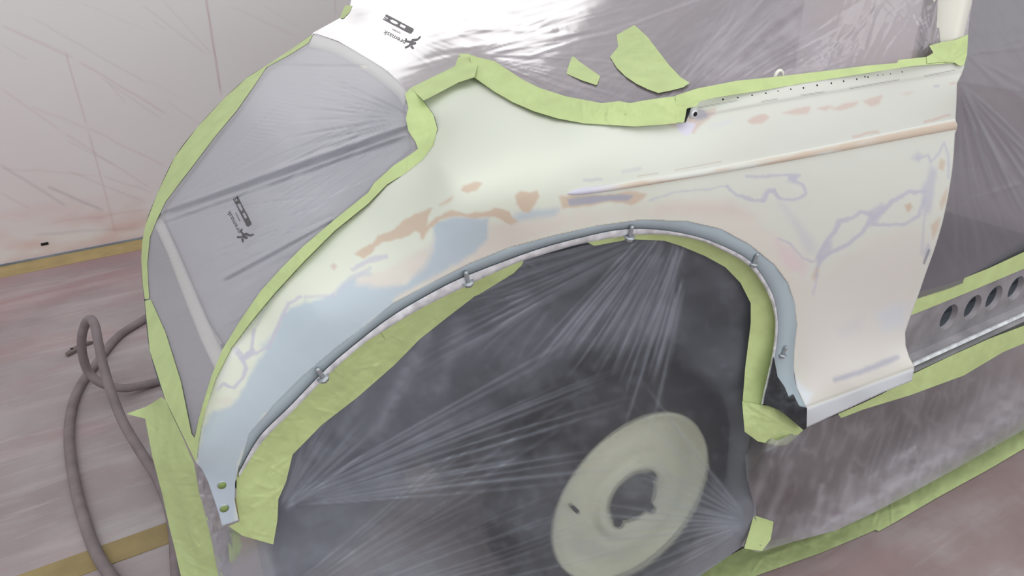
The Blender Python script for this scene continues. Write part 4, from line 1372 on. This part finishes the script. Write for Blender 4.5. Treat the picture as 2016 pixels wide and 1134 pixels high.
# floor
FLOORF = Field([('P', x, y, .004) for x in (.4, 1.2, 2.8) for y in (.3, 1.2)])
a_hi = on(2016, 819, 'Z', .004)
a_lo = on(2016, 883, 'Z', .004)
ex = proj([(2.9, a_hi[1] - .01, .004), (2.9, a_lo[1] - .01, .004)])
b_ = proj([(.9, .95, .004), (.9, .87, .004)])
tape('long green tape holding the film skirt to the floor', [(1300, 1180), (1365, 1134), (1426, 1099), (1470, 1076), (1564, 1054), (1647, 1032), (1703, 1004), (1786, 960), (1896, 894), (2016, 819), tuple(ex[0]), tuple(ex[1]), (2016, 883), (1952, 921), (1841, 982), (1766, 1026), (1730, 1046), (1724, 1043), (1620, 1087), (1487, 1134), (1380, 1185)], FLOORF, .003, 3.5, .0012, lambda q: .003 * crease(q, (1480, 1105), (1800, 985), 6), 18)
tape('short green tape joining the wheel film to the floor tape', [(1484, 1014), (1523, 1027), (1517, 1063), (1500, 1085), (1465, 1080), (1476, 1043)], SKIRT, .006, 2.5, .0006, None, 19)
# tail
TAILT = Field([(x, y, 'Y', Y) for x, y, Y in [(386, 911, .885), (437, 1134, .905), (416, 1041, .895), (289, 800, 1.10), (248, 815, 1.14), (320, 975, 1.0), (344, 1053, .98), (356, 1134, .97), (326, 790, 1.02), (450, 1250, .91), (375, 1250, .95)]])
tape('wide green tape hanging below the tail beside the hose', [(248, 815), (289, 800), (318, 782), (328, 790), (382, 912), (392, 968), (416, 1041), (430, 1090), (438, 1134), (450, 1230), (372, 1230), (356, 1134), (344, 1080), (334, 1040), (320, 975), (300, 900), (286, 824)], TAILT, .004, 3.5, .0014, lambda q: .003 * crease(q, (340, 830), (390, 1100), 10), 20)
tape('sliver of green tape seen through the film below the tail strip', [(447, 1040), (470, 1048), (476, 1075), (466, 1100), (452, 1108)], ARCHF, -.008, 2.5, .0006, None, 21)
TAILF = Field([(x, y, 'Y', Y) for x, y, Y in [(386, 911, .89), (437, 1134, .90), (416, 1041, .89), (465, 1134, .895), (440, 1040, .885), (450, 1250, .90), (500, 1250, .90), (400, 930, .885)]])
tf = sheet('masking_film', [(388, 916), (400, 925), (412, 952), (425, 990), (436, 1030), (455, 1045), (458, 1090), (455, 1134), (470, 1230), (440, 1230), (430, 1134), (412, 1045), (392, 970)], TAILF, 2.5, 'film_skirt', None, off=-.001, disp=lambda q: .004 * fbm(q[:, 0] / 9, q[:, 1] / 18, 3), fold=lambda q: np.clip(.75 + .4 * fbm(q[:, 0] / 9, q[:, 1] / 20, 5), 0, 1))
tag(tf, 'narrow crumpled pinkish white film between the tail strip and the wide tape', 'masking film')


# ================================================================== PRINT ON THE FILM
def printed(name, polys, org, ux, uy, field, off, parent, dsp):
    """flat ink shapes given in a unit frame (u along the box, v across)"""
    org, ux, uy = np.array(org, float), np.array(ux, float), np.array(uy, float)
    V, F = [], []
    for P, T in polys:
        k = len(V)
        V += [org + ux * p[0] + uy * p[1] for p in P]
        F += [tuple(k + i for i in t) for t in T]
    V = np.array(V)
    V = field.P(V, off + dsp(V))
    return mesh_obj(name, V, F, 'print', parent, smooth=False)


def rect_holes():
    """a box of ink with a dot, an oval and a square left open: built as strips"""
    out = []

    def qd(a, b, c, d):
        out.append(([(a, b), (c, b), (c, d), (a, d)], [(0, 1, 2, 3)]))
    qd(.00, .30, .06, .48); qd(.00, .62, .06, 1.)
    qd(.06, .0, .12, .22); qd(.00, .0, .06, .18); qd(.06, .30, .13, .42); qd(.06, .62, .13, 1.); qd(.12, .0, .20, 1.)
    qd(.20, .0, .48, .26); qd(.20, .74, .48, 1.)
    qd(.20, .26, .24, .38); qd(.20, .62, .24, .74); qd(.44, .26, .48, .38); qd(.44, .62, .48, .74)
    qd(.48, .0, .55, 1.)
    qd(.55, .0, .74, .32); qd(.55, .76, .74, 1.)
    qd(.74, .0, .97, 1.); qd(.97, .1, 1.0, .9)
    return out


def text_polys(s, size):
    cu = bpy.data.curves.new('txt', 'FONT')
    cu.body = s
    cu.size = size
    cu.resolution_u = 2
    ob = bpy.data.objects.new('txt', cu)
    col.objects.link(ob)
    dg = bpy.context.evaluated_depsgraph_get()
    me = ob.evaluated_get(dg).to_mesh()
    P = [(v.co.x, v.co.y) for v in me.vertices]
    T = [tuple(p.vertices) for p in me.polygons]
    ob.evaluated_get(dg).to_mesh_clear()
    bpy.data.objects.remove(ob)
    bpy.data.curves.remove(cu)
    return P, T


def runner(P0):
    """the little running figure beside the lettering"""
    segs = [((.0, .0), (.16, .10), .035), ((.16, .10), (.30, .05), .05), ((.30, .05), (.42, .20), .045), ((.22, .12), (.30, .22), .05), ((.14, .14), (.10, .26), .04), ((.42, .20), (.55, .22), .03), ((.25, .10), (.20, -.10), .04), ((.20, -.10), (.28, -.16), .035)]
    out = []
    for (a, b), (c, d), w in [((s[0]), (s[1]), s[2]) for s in segs]:
        dx, dy = c - a, d - b
        L = math.hypot(dx, dy)
        nx, ny = -dy / L * w, dx / L * w
        out.append(([(P0[0] + p, P0[1] + q_) for p, q_ in ((a + nx, b + ny), (c + nx * .7, d + ny * .7), (c - nx * .7, d - ny * .7), (a - nx, b - ny))], [(0, 1, 2, 3)]))
    return out


for (o0, ux, uy, fld, off, par, dsp) in [((458.5, 392), (28, 55), (9.5, -6), TRUNK, .0055, boot, boot_h), ((753.5, 38), (55, 29), (7, -10), CAB, .006, cabin, cabin_h)]:
    bx = rect_holes()
    printed('printed_box', bx, o0, ux, uy, fld, off, par, dsp)
    P, T = text_polys('premask', .26)
    # the lettering runs beside the box, read from the other side of the car
    ux_, uy_ = np.array(ux, float), np.array(uy, float)
    q = [(1.02 - p[0] * .86, -1.35 + .0 - p[1] * 4.2) for p in P]
    printed('printed_lettering', [(q, T)], o0, ux, uy, fld, off, par, dsp)
    P, T = text_polys('system', .14)
    q = [(.72 - p[0] * .8, -.55 - p[1] * 3.4) for p in P]
    printed('printed_small_lettering', [(q, T)], o0, ux, uy, fld, off, par, dsp)
    fig = []
    for P_, T_ in runner((0, 0)):
        fig.append(([(1.10 + .9 * y, -2.4 + 5.2 * x) for x, y in P_], T_))
    printed('printed_figure', fig, o0, ux, uy, fld, off, par, dsp)

# ================================================================== HOSE AND SCRAP
pts = []
for px, py, z in [(330, 600, .014), (285, 628, .014), (232, 663, .014), (192, 712, .014), (160, 756, .014), (141, 805, .014), (136, 870, .014), (148, 955, .014), (168, 1030, .014), (190, 1088, .014), (228, 1145, .014), (290, 1200, .014)]:
    pts.append(on(px, py, 'Z', z))
pa = spline(pts, 140)
pts = []
for px, py, z in [(350, 742, .014), (308, 752, .014), (250, 764, .03), (205, 757, .05), (176, 735, .09), (163, 700, .16), (161, 665, .23), (168, 638, .28), (178, 628, .30), (187, 642, .29), (193, 672, .26), (203, 718, .20), (220, 775, .14), (243, 832, .09), (276, 888, .05), (308, 938, .03), (330, 990, .016), (342, 1045, .014), (346, 1100, .014), (350, 1160, .014), (365, 1260, .014)]:
    pts.append(on(px, py, 'Z', z))
pb2 = spline(pts, 200)
hz = tube('rubber_hose', pa, .0150, 'hose', None, 14)
tag(hz, 'dusty grey rubber hose lying flat in a wide bend on the floor', 'hose')
hz = tube('rubber_hose', pb2, .0142, 'hose', None, 14)
tag(hz, 'grey brown rubber hose rising in a narrow loop off the floor behind the tail', 'hose')

sc = [on(px, py, 'Z', .012) for px, py in [(128, 695), (132, 698), (148, 690), (170, 676), (184, 671), (168, 671), (152, 679), (138, 688)]]
n = len(sc)
V = [tuple(p) for p in sc] + [tuple(p - np.array([0, 0, .010])) for p in sc]
F = [tuple(range(n)), tuple(range(2 * n - 1, n - 1, -1))] + [(i, i + n, (i + 1) % n + n, (i + 1) % n) for i in range(n)]
s = mesh_obj('metal_scrap', V, F, 'scrap', None, smooth=False)
hp = on(141, 686, 'Z', .013)
tube('scrap_hole', [hp, hp + np.array([0, 0, -.004])], .006, 'hole', s, 10)
tag(s, 'small pointed strip of scrap metal on the floor inside the hose loop', 'scrap')
